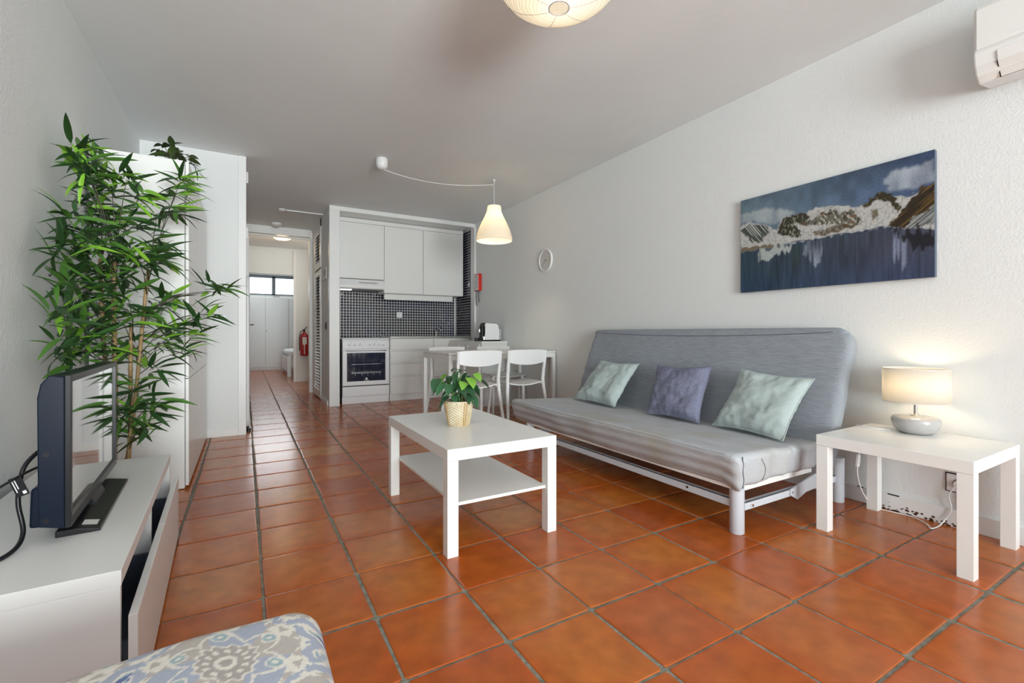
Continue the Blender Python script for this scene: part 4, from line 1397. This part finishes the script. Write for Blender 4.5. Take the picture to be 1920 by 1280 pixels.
off(B().box(1.96, 2.60, 1.315, 1.345, 0.196, 0.236).box(1.96, 2.60, 3.12, 3.15, 0.196, 0.236).box(1.96, 1.99, 1.345, 3.12, 0.205, 0.236).box(2.57, 2.60, 1.345, 3.12, 0.205, 0.236)).build('mattress_frame', M['white'], sf, bevel=0.002)
off(B().prism([(2.36, 0.15), (2.62, 0.20), (2.62, 0.12), (2.50, 0.115), (2.42, 0.09), (2.36, 0.12)], 'y', 1.29, 1.299)).build('hinge_plate', M['metal_grey'], sf, bevel=0.001)
b = B()
for (x, z) in ((2.045, 0.130), (2.37, 0.134)):
    b.add(*(lambda q: (q.v, q.f))(B().cyl((x, 1.298, z), (x, 1.289, z), 0.006, 10)))
off(b).build('bolt', M['chrome'], sf)
b = B().cyl((1.972, 1.60, 0.139), (1.9705, 1.60, 0.139), 0.006, 10)
off(b).build('bolt_hole', M['black'], sf)
off(B().tube([(2.60, 1.30, 0.22), (2.75, 1.30, 0.30), (2.86, 1.30, 0.42)], 0.010, 6).tube([(2.60, 3.14, 0.22), (2.75, 3.14, 0.30), (2.86, 3.14, 0.42)], 0.010, 6)).build('back_support', M['metal_grey'], sf)


# cushions
def cushion(label, m, BL, BR, TR, TL, thick, seed, edge=True):
    c = [Vector(p) for p in (BL, BR, TR, TL)]
    ctr = sum(c, Vector()) / 4
    low = min(p.z for p in c)
    org = Vector((ctr.x, ctr.y, low))
    r = thing('throw_pillow', label, 'cushion', org, group='pillows on the sofa bed')
    nrm = (c[1] - c[0]).cross(c[3] - c[0]).normalized()
    if nrm.x > 0:
        nrm = -nrm
    n = 34
    vs, fs = [], []
    def P(u, v, s):
        # edges curve in between the corners
        iu = u * (1 - 0.075 * (1 - v * v) * u * u)
        iv = v * (1 - 0.075 * (1 - u * u) * v * v)
        a, b_ = (iu + 1) / 2, (iv + 1) / 2
        p = c[0] * (1 - a) * (1 - b_) + c[1] * a * (1 - b_) + c[2] * a * b_ + c[3] * (1 - a) * b_
        t = thick * ((1 - abs(u) ** 3.2) * (1 - abs(v) ** 3.2)) ** 0.62
        edgew = min(1 - abs(u), 1 - abs(v))
        w = 0.015 * ns(u * 1.6 + seed, v * 1.6, seed) + 0.007 * abs(ns(u * 2.2 + v * 1.5 + seed, v * 5 - u, 3.1 * seed)) * 2 + 0.006 * ns(u * 9, v * 5, seed * 2)
        t += w * min(1, edgew * 5) * (1 if s > 0 else 0.4)
        t += 0.006 * math.sin((u if 1 - abs(v) < 1 - abs(u) else v) * 24 + seed) * math.exp(-edgew * 9) * min(1, edgew * 14)
        return p + nrm * (t * s + 0.012 * ns(u * 2, v * 2, seed + 8)) - org
    for s in (1, -1):
        base = len(vs)
        for j in range(n + 1):
            for i in range(n + 1):
                vs.append(P(-1 + 2 * i / n, -1 + 2 * j / n, s))
        for j in range(n):
            for i in range(n):
                a = base + j * (n + 1) + i
                q = (a, a + 1, a + n + 2, a + n + 1)
                fs.append(q if s > 0 else q[::-1])
    B().add(vs, fs).build('cover', m, r, smooth=True)
    rim = []
    for i in range(n * 4 + 1):
        k, t = divmod(i, n)
        t = t / n * 2 - 1
        u, v = [(t, -1), (1, t), (-t, 1), (-1, -t), (-1, -1)][k]
        rim.append(P(u, v, 1))
    B().tube(rim, 0.0032, 6, caps=False).build('piping', m, r, smooth=True)
    return r


cushion('pale sage green cushion at the far end of the sofa bed', M['cush_g'], (2.425, 3.13, 0.378), (2.40, 2.60, 0.378), (2.63, 2.58, 0.695), (2.63, 3.02, 0.70), 0.050, 1.3)
cushion('mottled dark blue cushion in the middle of the sofa bed', M['cush_b'], (2.415, 2.30, 0.378), (2.42, 1.88, 0.380), (2.63, 1.94, 0.712), (2.63, 2.39, 0.695), 0.048, 4.7)
cushion('larger pale sage green cushion nearest to the side table', M['cush_g'], (2.46, 1.81, 0.375), (2.385, 1.345, 0.380), (2.63, 1.315, 0.688), (2.63, 1.73, 0.712), 0.052, 7.9)

# ------------------------------------------------------------------ table lamp
tl = thing('table_lamp', 'lit table lamp with white drum shade and round grey ceramic base', 'lamp', (2.800, 0.945, 0.450))
B().lathe([(0.045, 0.0), (0.062, 0.003), (0.082, 0.020), (0.092, 0.048), (0.094, 0.068), (0.090, 0.074), (0.085, 0.079), (0.03, 0.083), (0.012, 0.085)], 48).build('base', M['ceramic'], tl, smooth=True)
B().lathe([(0.022, 0.083), (0.020, 0.088), (0.008, 0.092), (0.008, 0.145), (0.013, 0.148), (0.013, 0.18)], 20).build('stem', M['chrome'], tl, smooth=True, auto=40)
sh = B().lathe([(0.1262, 0.150), (0.1262, 0.312)], 56, cap0=False, cap1=False).build('shade', M['shade'], tl, smooth=True, solid=0.002)
for zz in (0.152, 0.310):
    b = B()
    b.tube([(0.1262 * math.cos(2 * PI * k / 56), 0.1262 * math.sin(2 * PI * k / 56), zz) for k in range(57)], 0.0018, 5, caps=False)
    b.build('trim_ring', M['hinge'], sh)
b = B()
for k in range(3):
    a = 2 * PI * k / 3 + 0.4
    b.tube([(0.012 * math.cos(a), 0.012 * math.sin(a), 0.178), (0.125 * math.cos(a), 0.125 * math.sin(a), 0.306)], 0.0014, 5)
b.build('shade_holder', M['hinge'], tl)
B().lathe([(0.012, 0.18), (0.016, 0.20), (0.029, 0.232), (0.030, 0.248), (0.022, 0.268), (0.002, 0.276)], 20).build('bulb', M['bulb_table'], tl, smooth=True)
root, pp2 = cable('lamp_cable', 'thin white lamp cable with inline switch hanging behind the side table', [(2.76, 1.03, 0.4535), (2.735, 1.09, 0.4535), (2.738, 1.150, 0.4535), (2.760, 1.178, 0.445), (2.800, 1.182, 0.36), (2.800, 1.182, 0.30), (2.782, 1.182, 0.22), (2.795, 1.182, 0.16), (2.838, 1.178, 0.08), (2.885, 1.150, 0.012), (2.905, 1.08, 0.005), (2.915, 1.0, 0.005), (2.87, 0.93, 0.005), (2.815, 0.893, 0.006), (2.88, 0.885, 0.005), (2.925, 0.875, 0.03), (2.930, 0.853, 0.087), (2.930, 0.862, 0.148), (2.926, 0.845, 0.190), (2.925, 0.828, 0.212)], 0.003, 'plastic')
B().tube(pp2, 0.0028, 8).build('sheath', M['plastic'], root, smooth=True)
o0 = Vector((2.76, 1.03, 0.4535))
mm = Matrix.Translation(Vector((2.787, 1.182, 0.262)) - o0) @ Matrix.Rotation(R(12), 4, 'Y')
sw = B().box(-0.011, 0.011, -0.007, 0.007, -0.032, 0.032, mm).build('inline_switch', M['plastic'], root, bevel=0.003)
B().box(-0.006, 0.006, -0.010, -0.006, -0.012, 0.012, mm).build('rocker', M['hinge'], sw, bevel=0.001)
B().cyl(Vector((2.925, 0.828, 0.212)) - o0, Vector((2.950, 0.828, 0.212)) - o0, 0.017, 16).build('plug', M['plastic'], root, smooth=True, auto=40)

# double socket under the table
r = thing('wall_socket', 'white wall socket with dark surround and conduit behind the side table', 'socket', (XR, 0.835, 0.212))
bx('dark_surround', M['black'], r, -0.004, 0.0, -0.046, 0.046, -0.046, 0.046, 0.001)
bx('plate', M['plastic'], r, -0.010, -0.003, -0.041, 0.041, -0.041, 0.041, 0.002)
for yy in (-0.007,):
    B().lathe([(0.024, 0.0), (0.024, 0.002), (0.020, 0.002), (0.019, 0.0005)], 20, Matrix.Translation((-0.010, yy, 0.0)) @ Matrix.Rotation(R(-90), 4, 'Y')).build('outlet', M['grey'], r, smooth=True, auto=40)
bx('conduit', M['plastic'], r, -0.016, 0.0, -0.030, -0.002, -0.205, -0.045, 0.002)

# chips in the skirting board
b = B()
for (y, z, w, h) in ((1.06, 0.086, 0.05, 0.006), (1.14, 0.086, 0.04, 0.005), (1.22, 0.086, 0.03, 0.005)):
    b.box(XR - 0.0155, XR - 0.0138, y, y + w, z - h - 0.0, z)
b.build('paint_chip', M['black'], br)
b = B()
rr_ = random.Random(5)
for k in range(46):
    y = 0.84 + rr_.random() * 0.30
    z = abs(rr_.gauss(0, 0.012)) + (0.02 if k % 11 == 0 else 0)
    s = rr_.uniform(0.002, 0.008)
    pts = [(y + s * math.cos(a) * rr_.uniform(.7, 1.4), max(0.001, z + s * 0.8 * math.sin(a))) for a in [q * 2 * PI / 7 for q in range(7)]]
    b.prism(pts, 'x', XR - 0.0155, XR - 0.0136)
o = b.build('rust_stain', M['rust'], br)
o['kind'] = 'stuff'

# ------------------------------------------------------------------ painting
def inpoly(u, v, poly):
    c = np.zeros(u.shape, bool)
    n = len(poly)
    for i in range(n):
        x1, y1 = poly[i]
        x2, y2 = poly[(i + 1) % n]
        if y1 == y2:
            continue
        k = ((y1 > v) != (y2 > v)) & (u < (x2 - x1) * (v - y1) / (y2 - y1) + x1)
        c ^= k
    return c


def vnoise(u, v, fx, fy, seed):
    rs = np.random.RandomState(seed)
    g = rs.rand(int(fy) + 3, int(fx) + 3)
    x, y = np.clip(u, 0, 1) * fx, np.clip(v, 0, 1) * fy
    i, j = x.astype(int), y.astype(int)
    fx_, fy_ = x - i, y - j
    fx_, fy_ = fx_ * fx_ * (3 - 2 * fx_), fy_ * fy_ * (3 - 2 * fy_)
    return (g[j, i] * (1 - fx_) + g[j, i + 1] * fx_) * (1 - fy_) + (g[j + 1, i] * (1 - fx_) + g[j + 1, i + 1] * fx_) * fy_


def srgb(c):
    c = np.asarray(c, float) / 255
    return np.where(c < 0.04045, c / 12.92, ((c + 0.055) / 1.055) ** 2.4)


NU, NV = 460, 270
U, V = np.meshgrid(np.linspace(0, 1, NU), np.linspace(0, 1, NV))
wu = U + (vnoise(U, V, 60, 40, 1) - .5) * 0.022 + (vnoise(U, V, 160, 100, 2) - .5) * 0.004
wv = V + (vnoise(U, V, 60, 40, 3) - .5) * 0.030 + (vnoise(U, V, 160, 100, 4) - .5) * 0.006
streak = vnoise(U, V, 26, 9, 5)
fine = vnoise(U, V, 150, 60, 6)
img = np.zeros((NV, NU, 3))
t = np.clip((V - 0.6) / 0.4, 0, 1)[..., None]
left, right = srgb((112, 134, 148)), srgb((66, 84, 118))
skyc = left * (1 - U[..., None]) + right * U[..., None]
img[:] = skyc * (1.15 - 0.45 * t)
img *= (0.72 + 0.55 * streak)[..., None]


def blend(mask, col, soft=None, amt=1.0, nz=None):
    global img
    a = mask.astype(float) * amt
    if nz is not None:
        a = a * nz
    img = img * (1 - a[..., None]) + srgb(col) * a[..., None]


def blurmask(m, k):
    m = m.astype(float)
    for _ in range(k):
        m = (m + np.roll(m, 1, 0) + np.roll(m, -1, 0) + np.roll(m, 1, 1) + np.roll(m, -1, 1)) / 5
    return m


PG = {'cloudL': [(-0.006, 0.843), (0.17, 0.858), (0.287, 0.8), (0.354, 0.738), (0.302, 0.694), (0.21, 0.675), (0.086, 0.756), (-0.001, 0.745)], 'cloudR': [(0.788, 0.867), (0.841, 0.915), (0.918, 0.908), (0.995, 0.918), (0.999, 0.747), (0.928, 0.73), (0.826, 0.754)], 'snow': [(-0.007, 0.706), (0.061, 0.758), (0.129, 0.708), (0.194, 0.661), (0.241, 0.607), (0.28, 0.715), (0.397, 0.722), (0.466, 0.744), (0.558, 0.732), (0.657, 0.688), (0.704, 0.67), (0.772, 0.713), (0.867, 0.694), (0.903, 0.669), (0.95, 0.70), (1.01, 0.698), (1.01, 0.374), (0.878, 0.421), (0.804, 0.461), (0.596, 0.455), (0.325, 0.45), (-0.003, 0.485)], 'rockL': [(0.003, 0.675), (0.069, 0.735), (0.17, 0.675), (0.202, 0.613), (0.129, 0.517), (0.078, 0.531)], 'rockM': [(0.233, 0.564), (0.287, 0.712), (0.411, 0.729), (0.439, 0.659), (0.397, 0.6), (0.347, 0.642), (0.397, 0.49), (0.31, 0.522)], 'rockG': [(0.369, 0.622), (0.453, 0.642), (0.558, 0.721), (0.596, 0.649), (0.657, 0.671), (0.704, 0.51), (0.633, 0.511), (0.571, 0.554), (0.411, 0.596)], 'brown': [(0.446, 0.512), (0.596, 0.546), (0.704, 0.51), (0.596, 0.489), (0.46, 0.472)], 'peak': [(0.698, 0.666), (0.783, 0.773), (0.847, 0.693), (0.87, 0.579), (0.847, 0.557), (0.836, 0.645), (0.772, 0.713), (0.715, 0.649)], 'peak2': [(0.744, 0.627), (0.772, 0.617), (0.777, 0.561), (0.749, 0.527)], 'rockR': [(0.81, 0.464), (0.852, 0.534), (0.952, 0.729), (1.01, 0.742), (1.01, 0.569), (0.878, 0.421)], 'stripeR': [(0.878, 0.421), (0.928, 0.497), (1.01, 0.569), (1.01, 0.431), (0.918, 0.406)], 'beach': [(-0.003, 0.485), (0.194, 0.473), (0.325, 0.437), (0.129, 0.438), (-0.003, 0.437)], 'water': [(-0.01, 0.437), (0.129, 0.438), (0.325, 0.44), (0.596, 0.449), (0.804, 0.453), (0.878, 0.416), (1.01, 0.372), (1.01, -0.05), (-0.01, -0.05)], 'refW': [(0.124, 0.425), (0.332, 0.435), (0.325, 0.375), (0.137, 0.304)], 'ref2': [(0.397, 0.417), (0.506, 0.423), (0.493, 0.273), (0.411, 0.28)], 'ref3': [(0.831, 0.384), (0.893, 0.365), (0.888, 0.13), (0.836, 0.214)], 'dark': [(0.81, 0.433), (1.01, 0.372), (1.01, 0.273), (0.937, 0.23), (0.898, 0.312)]}
blend(blurmask(inpoly(wu, wv, PG['cloudL']), 16), (176, 184, 186), nz=0.35 + 0.6 * streak)
blend(blurmask(inpoly(wu, wv, PG['cloudR']), 14), (176, 186, 196), nz=0.35 + 0.6 * streak)
diag = vnoise(np.clip(U + 0.5 * (V - .5), 0, 1), np.clip(V - 0.6 * U + 0.4, 0, 1), 120, 26, 21)
diag2 = vnoise(np.clip(0.2 + 0.8 * (U - 0.75 * V + 0.3), 0, 1), np.clip(V, 0, 1), 230, 8, 22)


def soft(key, k=2, x=0.0, y=0.0):
    return blurmask(inpoly(wu + x, wv + y, PG[key]), k)


blend(soft('snow', 2), (188, 188, 184))
blend(soft('snow', 1), (140, 146, 150), nz=np.clip((fine - .55) * 3, 0, .6))
blend(soft('rockL', 2), (72, 78, 72))
diagL = vnoise(np.clip(U + 0.45 * V, 0, 1), V, 150, 6, 23)
blend(soft('rockL', 2), (180, 184, 178), nz=np.clip((diagL - .5) * 5, 0, .9))
blend(soft('rockM', 2), (54, 54, 40))
blend(soft('rockM', 1), (150, 150, 138), nz=np.clip((fine - .62) * 5, 0, .8))
blend(soft('rockG', 3), (108, 108, 98))
blend(soft('rockG', 2), (186, 184, 176), nz=np.clip((diag - .52) * 5, 0, .95))
blend(soft('rockG', 2), (58, 52, 38), nz=np.clip((.42 - fine) * 6, 0, .95))
blend(soft('rockG', 2), (116, 80, 48), nz=np.clip((vnoise(U, V, 40, 40, 31) - .66) * 5, 0, .6))
blend(soft('brown', 3), (80, 62, 36), nz=0.6 + 0.4 * fine)
blend(soft('peak', 2), (56, 50, 32))
blend(soft('peak', 1), (120, 112, 84), nz=np.clip((fine - .66) * 4, 0, .6))
blend(soft('peak2', 3), (92, 82, 54), amt=.85)
blend(soft('rockR', 2), (46, 38, 26))
blend(soft('rockR', 2), (122, 92, 44), nz=np.clip((diag2 - .55) * 4, 0, .8))
blend(soft('stripeR', 2), (98, 102, 102))
blend(soft('stripeR', 2), (176, 178, 176), nz=np.clip((diag2 - .48) * 5, 0, .9))
blend(soft('beach', 2), (118, 106, 88))
wm = blurmask(inpoly(U, wv, PG['water']), 2)[..., None]
wc = srgb((50, 70, 84)) * (1 - U[..., None]) + srgb((66, 68, 84)) * U[..., None]
low = np.clip(1 - V / 0.28, 0, 1)[..., None]
wc = wc * (1 - 0.5 * low) + srgb((42, 64, 100)) * 0.5 * low
vs_ = vnoise(U, V, 120, 5, 8) * 0.6 + vnoise(U, V, 40, 4, 9) * 0.4
wc = wc * (0.50 + 1.0 * vs_)[..., None]
gn = np.clip((vnoise(U, V, 14, 6, 33) - .5) * 3, 0, 1)[..., None] * (U < .45)[..., None]
wc = wc * (1 - 0.4 * gn) + srgb((52, 74, 64)) * 0.4 * gn
img = img * (1 - wm) + wc * wm
blend(blurmask(inpoly(U + (vs_ - .5) * 0.03, V + (vs_ - .5) * 0.10, PG['refW']), 4), (176, 184, 182), amt=0.9)
blend(blurmask(inpoly(U, V + (vs_ - .5) * 0.3, PG['ref2']), 5), (150, 160, 176), nz=np.clip(vs_ * 1.4 - .2, 0, 1))
blend(blurmask(inpoly(U, V + (vs_ - .5) * 0.3, PG['ref3']), 5), (140, 150, 176), nz=np.clip(vs_ * 1.4 - .2, 0, 1))
blend(blurmask(inpoly(U, V + (vs_ - .5) * 0.22, PG['dark']), 3), (24, 22, 26), amt=0.9)
gl = (np.abs(V - 0.452 + 0.010 * np.sin(U * 30)) < 0.005) & (U > 0.33) & (U < 0.80)
blend(blurmask(gl, 1), (48, 56, 70), amt=0.8)
img *= (0.86 + 0.28 * vnoise(U, V, 220, 130, 12))[..., None]
img = np.clip(img, 0, 1)


def colored_grid(name, m, verts, faces, cols, parent, smooth=False):
    me = bpy.data.meshes.new(name)
    me.from_pydata(verts, [], faces)
    me.materials.append(m)
    at = me.color_attributes.new('Col', 'FLOAT_COLOR', 'POINT')
    a = np.ones((len(verts), 4), np.float32)
    a[:, :3] = cols
    at.data.foreach_set('color', a.ravel())
    if smooth:
        me.polygons.foreach_set('use_smooth', [True] * len(me.polygons))
    o = bpy.data.objects.new(name, me)
    COL.objects.link(o)
    if parent:
        o.parent = parent
    return o


pt = thing('painting', 'unframed oil painting of snowy mountains above a dark blue lake', 'painting', (XR - 0.003, 0.913, 1.208))
PW, PH = 1.022, 0.625
B().box(-0.026, 0.0, 0.0, PW, 0.0, PH).build('stretched_canvas', M['canvas'], pt, bevel=0.002)
vv = np.stack([np.full(U.shape, -0.0268), PW * (1 - U), PH * V], -1).reshape(-1, 3)
ff = []
for j in range(NV - 1):
    for i in range(NU - 1):
        a = j * NU + i
        ff.append((a, a + NU, a + NU + 1, a + 1))
colored_grid('painted_surface', M['paint'], vv.tolist(), ff, img.reshape(-1, 3), pt)

# ------------------------------------------------------------------ wall clock
r = thing('wall_clock', 'plain white round wall clock with grey hands on the right wall', 'clock', (XR, 4.318, 1.758))
MX = Matrix.Rotation(R(-90), 4, 'Y')
B().lathe([(0.124, 0.0), (0.127, 0.010), (0.124, 0.022), (0.118, 0.024), (0.112, 0.014)], 56, MX, cap1=False).build('rim', M['plastic'], r, smooth=True)
B().lathe([(0.113, 0.008), (0.113, 0.014)], 48, MX).build('face', M['greyface'], r)
def hand(ang, L, w, z):
    # ang measured clockwise from 12 as seen from the room (screen right = -y)
    d = Vector((0, -math.sin(ang), math.cos(ang)))
    s = Vector((0, math.cos(ang), math.sin(ang)))
    p = [-d * 0.018 - s * w, d * L - s * w * .6, d * L + s * w * .6, -d * 0.018 + s * w]
    return B().prism([(q.y, q.z) for q in p], 'x', -z - 0.002, -z)
hand(R(105), 0.060, 0.0035, 0.016).build('hour_hand', M['grey'], r)
hand(R(224), 0.088, 0.0028, 0.018).build('minute_hand', M['grey'], r)

# ------------------------------------------------------------------ air conditioner
ac = thing('air_conditioner', 'white wall-mounted air conditioner high on the right wall', 'air conditioner', (XR, 0.73, 2.03))
prof_ = [(0.0, 0.02), (-0.14, 0.0), (-0.175, 0.025), (-0.195, 0.062), (-0.203, 0.098), (-0.204, 0.110), (-0.204, 0.118), (-0.200, 0.124), (-0.200, 0.30), (-0.190, 0.318), (-0.17, 0.325), (0.0, 0.325)]
B().prism(prof_, 'y', -0.86, 0.0).build('housing', M['ac'], ac, bevel=0.008, seg=3)
B().prism([(-0.2015, 0.128), (-0.206, 0.130), (-0.206, 0.300), (-0.196, 0.318), (-0.19, 0.316)], 'y', -0.85, -0.010).build('front_panel', M['ac'], ac, bevel=0.003)
f = B().prism([(-0.150, 0.004), (-0.196, 0.060), (-0.206, 0.098), (-0.2085, 0.098), (-0.199, 0.056), (-0.152, 0.0)], 'y', -0.80, -0.075).build('louver', M['ac'], ac, bevel=0.001)
B().prism([(-0.1502, 0.0030), (-0.1965, 0.0600), (-0.1985, 0.0575), (-0.1515, -0.0005)], 'y', -0.803, -0.072).build('air_slot', M['black'], ac)
B().box(-0.2065, -0.205, -0.16, -0.11, 0.150, 0.156).build('maker_mark', M['hinge'], ac)

# ------------------------------------------------------------------ pendant lamps
pl = thing('pendant_lamp', 'white bell-shaped pendant lamp over the dining table, cord draped from a ceiling cap', 'pendant lamp', (2.28, 4.31, H))
PLO = Vector((2.28, 4.31, H))
B().lathe([(0.066, -0.278), (0.070, -0.286), (0.072, -0.30), (0.075, -0.335), (0.098, -0.39), (0.134, -0.46), (0.165, -0.53), (0.184, -0.59), (0.191, -0.625), (0.190, -0.645), (0.186, -0.649)], 56, cap0=False, cap1=False).build('shade', M['pshade'], pl, smooth=True, solid=0.003)
B().lathe([(0.005, -0.277), (0.072, -0.279), (0.072, -0.283), (0.005, -0.283)], 40, cap0=True, cap1=True).build('shade_cap', M['plastic'], pl, smooth=True, auto=40)
B().lathe([(0.02, -0.283), (0.022, -0.35), (0.02, -0.36)], 20).build('lamp_holder', M['plastic'], pl, smooth=True, auto=40)
B().lathe([(0.012, -0.36), (0.030, -0.40), (0.034, -0.425), (0.024, -0.45), (0.004, -0.46)], 20).build('bulb', M['bulb_pendant'], pl, smooth=True)
B().cyl((0, 0, -0.278), (0, 0, -0.05), 0.0028, 8).build('cord', M['plastic'], pl, smooth=True)
hk = B().lathe([(0.016, 0.0), (0.012, -0.01), (0.004, -0.016), (0.004, -0.05)], 14).build('ceiling_hook', M['plastic'], pl, smooth=True)
pts = []
cap0 = Vector((1.10, 4.31, H)) - PLO
for k in range(21):
    t = k / 20
    x = cap0.x * (1 - t)
    z = -0.095 * (1 - t) + -0.05 * t - 0.075 * 4 * t * (1 - t) * (1 - 0.25 * t) + 0.0
    pts.append((x, 0, z))
B().tube(pts, 0.0028, 8).build('draped_cord', M['plastic'], pl, smooth=True)
B().lathe([(0.052, 0.0), (0.054, -0.01), (0.053, -0.06), (0.044, -0.085), (0.022, -0.098), (0.006, -0.10)], 32, Matrix.Translation((cap0.x, 0, 0))).build('ceiling_cap', M['plastic'], pl, smooth=True)

rp_ = thing('paper_lantern', 'large round ribbed paper ceiling lamp at the top of the room', 'ceiling lamp', (1.063, 1.467, H))
PN = 44
prof = []
for k in range(PN + 1):
    ph = -PI / 2 + 0.16 + (PI - 0.32) * k / PN
    rr = 0.25 * math.cos(ph)
    zz = -0.205 + 0.15 * math.sin(ph)
    prof.append((rr + (0.0016 if k % 2 else 0), zz))
ls = B().lathe(prof, 72, cap0=False, cap1=False).build('lantern_shade', M['paper'], rp_, smooth=True)
b = B()
for k in range(0, PN + 1):
    rr, zz = prof[k]
    b.tube([(rr * 1.002 * math.cos(2 * PI * q / 60), rr * 1.002 * math.sin(2 * PI * q / 60), zz) for q in range(61)], 0.0006, 4, caps=False)
b.build('wire_rings', M['ceramic'], ls)
b = B()
for q in range(7):
    a = 2 * PI * q / 7 + 0.3
    b.tube([((rr + 0.001) * math.cos(a), (rr + 0.001) * math.sin(a), zz) for rr, zz in prof[:23]], 0.0012, 4)
b.build('paper_seams', M['ceramic'], ls)
b = B().tube([(0.040 * math.cos(2 * PI * q / 40), 0.040 * math.sin(2 * PI * q / 40), -0.353) for q in range(41)], 0.0022, 6, caps=False)
b.build('opening_ring', M['grey'], ls)
B().lathe([(0.045, 0.0), (0.043, -0.05), (0.02, -0.06)], 28).build('ceiling_mount', M['plastic'], rp_, smooth=True, auto=40)
B().lathe([(0.018, -0.06), (0.018, -0.18), (0.034, -0.22), (0.045, -0.26), (0.040, -0.29), (0.02, -0.312), (0.003, -0.317)], 24).build('bulb', M['bulb_lantern'], rp_, smooth=True)

# ------------------------------------------------------------------ patterned footstool near the camera
fs_ = thing('patterned_footstool', 'cushioned footstool in white, blue and taupe medallion print in front of the camera', 'footstool', (-0.20, 0.60, 0.0))
FO = Vector((-0.20, 0.60, 0.0))
fx0, fx1, fy0, fy1 = -0.62, 0.118, 0.30, 0.935
vid = {}


def ffn(p):
    x, y, z = p
    u = (x - fx0) / (fx1 - fx0)
    v = (y - fy0) / (fy1 - fy0)
    if z > 0.40:
        z += 0.018 * math.sin(PI * min(max(u, 0), 1)) * math.sin(PI * min(max(v, 0), 1)) + 0.004 * ns(x * 6, y * 6, 1)
        z -= 0.022 * max(0, 1 - (x + 0.42) / 0.35) if x < -0.07 else 0
    return Vector((x, y, z)) - FO


g = softgrid(fx0, fx1, fy0, fy1, 0.17, 0.44, (0.055, 0.055, 0.05), 250, 215, 26, ffn)
P3 = np.array([tuple(v) for v in g.v])
x, y = P3[:, 0] + (0.27 - P3[:, 2]).clip(0, 1) * 0.8, P3[:, 1] + 0.6
wx = x + 0.006 * np.sin(y * 31) + 0.004 * np.sin(y * 73 + 1)
wy = y + 0.006 * np.sin(x * 37) + 0.004 * np.sin(x * 67 + 2)
# ogee lattice of medallions
cw, ch = 0.30, 0.36
gxx, gyy = (wx - 0.075 + 0.20) / cw, (wy - 0.80 + FO.y - 0.60) / ch
def cellpos(gx_, gy_):
    a = gx_ - np.round(gx_)
    b_ = gy_ - np.round(gy_)
    return a, b_
a1, b1 = cellpos(gxx, gyy)
a2, b2 = cellpos(gxx + .5, gyy + .5)
d1, d2 = np.hypot(a1, b1), np.hypot(a2, b2)
first = d1 < d2
a = np.where(first, a1, a2) * cw
b_ = np.where(first, b1, b2) * ch
rr = np.hypot(a, b_ * 0.9)
th = np.arctan2(b_, a)
ivory, taupe, teal, blue, slate = [srgb(c) for c in ((226, 222, 212), (186, 180, 174), (160, 182, 188), (108, 120, 166), (170, 178, 194))]
cols = np.tile(ivory, (len(P3), 1))
def put(mask, c, k=1.0):
    cols[mask] = cols[mask] * (1 - k) + c * k
put(rr < 0.125 + 0.010 * np.cos(12 * th), slate)
put((rr < 0.108 + 0.008 * np.cos(12 * th)), ivory)
put((rr < 0.100) & (rr > 0.094 - 0.006 * np.cos(24 * th)), taupe)
put((rr < 0.088 + 0.010 * np.cos(6 * th)), np.where((np.sin(th * 3 + .8) > 0)[:, None], taupe, slate)[rr < 0.088 + 0.010 * np.cos(6 * th)])
# petals outlined in ivory
pet = np.abs(np.sin(3 * th)) * 0.030 + 0.048
put(np.abs(rr - pet) < 0.0035, ivory)
pr = np.hypot(rr - 0.066, 0.066 * (((th * 3 / PI) % 1) - .5) * PI / 3)
put(pr < 0.010, teal)
put((pr > 0.010) & (pr < 0.013), ivory)
put(pr < 0.004, ivory)
put(rr < 0.042 + 0.003 * np.cos(14 * th), ivory)
put(rr < 0.038 + 0.003 * np.cos(14 * th), taupe * 0.85)
dots = (np.abs(rr - 0.027) < 0.0042) & (np.cos(th * 12) > 0.1)
put(dots, ivory)
put(np.abs(rr - 0.012) < 0.0035, ivory)
# beaded necklace
bead = (np.abs(rr - 0.112) < 0.0042) & (np.cos(th * 44) > 0.0)
put(bead, slate)
# outer paisley zone
outz = rr > 0.130 + 0.010 * np.cos(12 * th)
swirl = np.sin(rr * 190 + 2.2 * np.sin(th * 4))
put(outz & (swirl > -0.25), teal)
put(outz & (swirl > 0.55), np.where((np.sin(wx * 17 + wy * 9) > 0)[:, None], blue, slate)[outz & (swirl > 0.55)])
leafy = outz & (np.sin(wx * 88 + 2 * np.sin(wy * 50)) * np.sin(wy * 80) > 0.5)
put(leafy, ivory)
rs = np.random.RandomState(4)
cols *= (0.93 + 0.10 * rs.rand(len(P3), 1))
colored_grid('cushion', M['pattern'], [tuple(v) for v in g.v], g.f, cols, fs_, True)
bx('base_frame', M['white'], fs_, fx0 + .05 - FO.x, fx1 - .04 - FO.x, fy0 + .05 - FO.y, fy1 - .04 - FO.y, 0.13, 0.175, 0.004)
for (xx, yy) in ((fx0 + .09, fy0 + .09), (fx1 - .08, fy0 + .09), (fx0 + .09, fy1 - .08), (fx1 - .08, fy1 - .08)):
    B().lathe([(0.016, 0), (0.022, 0.13)], 16, Matrix.Translation((xx - FO.x, yy - FO.y, 0))).build('leg', M['woodfloor'], fs_, smooth=True, auto=40)
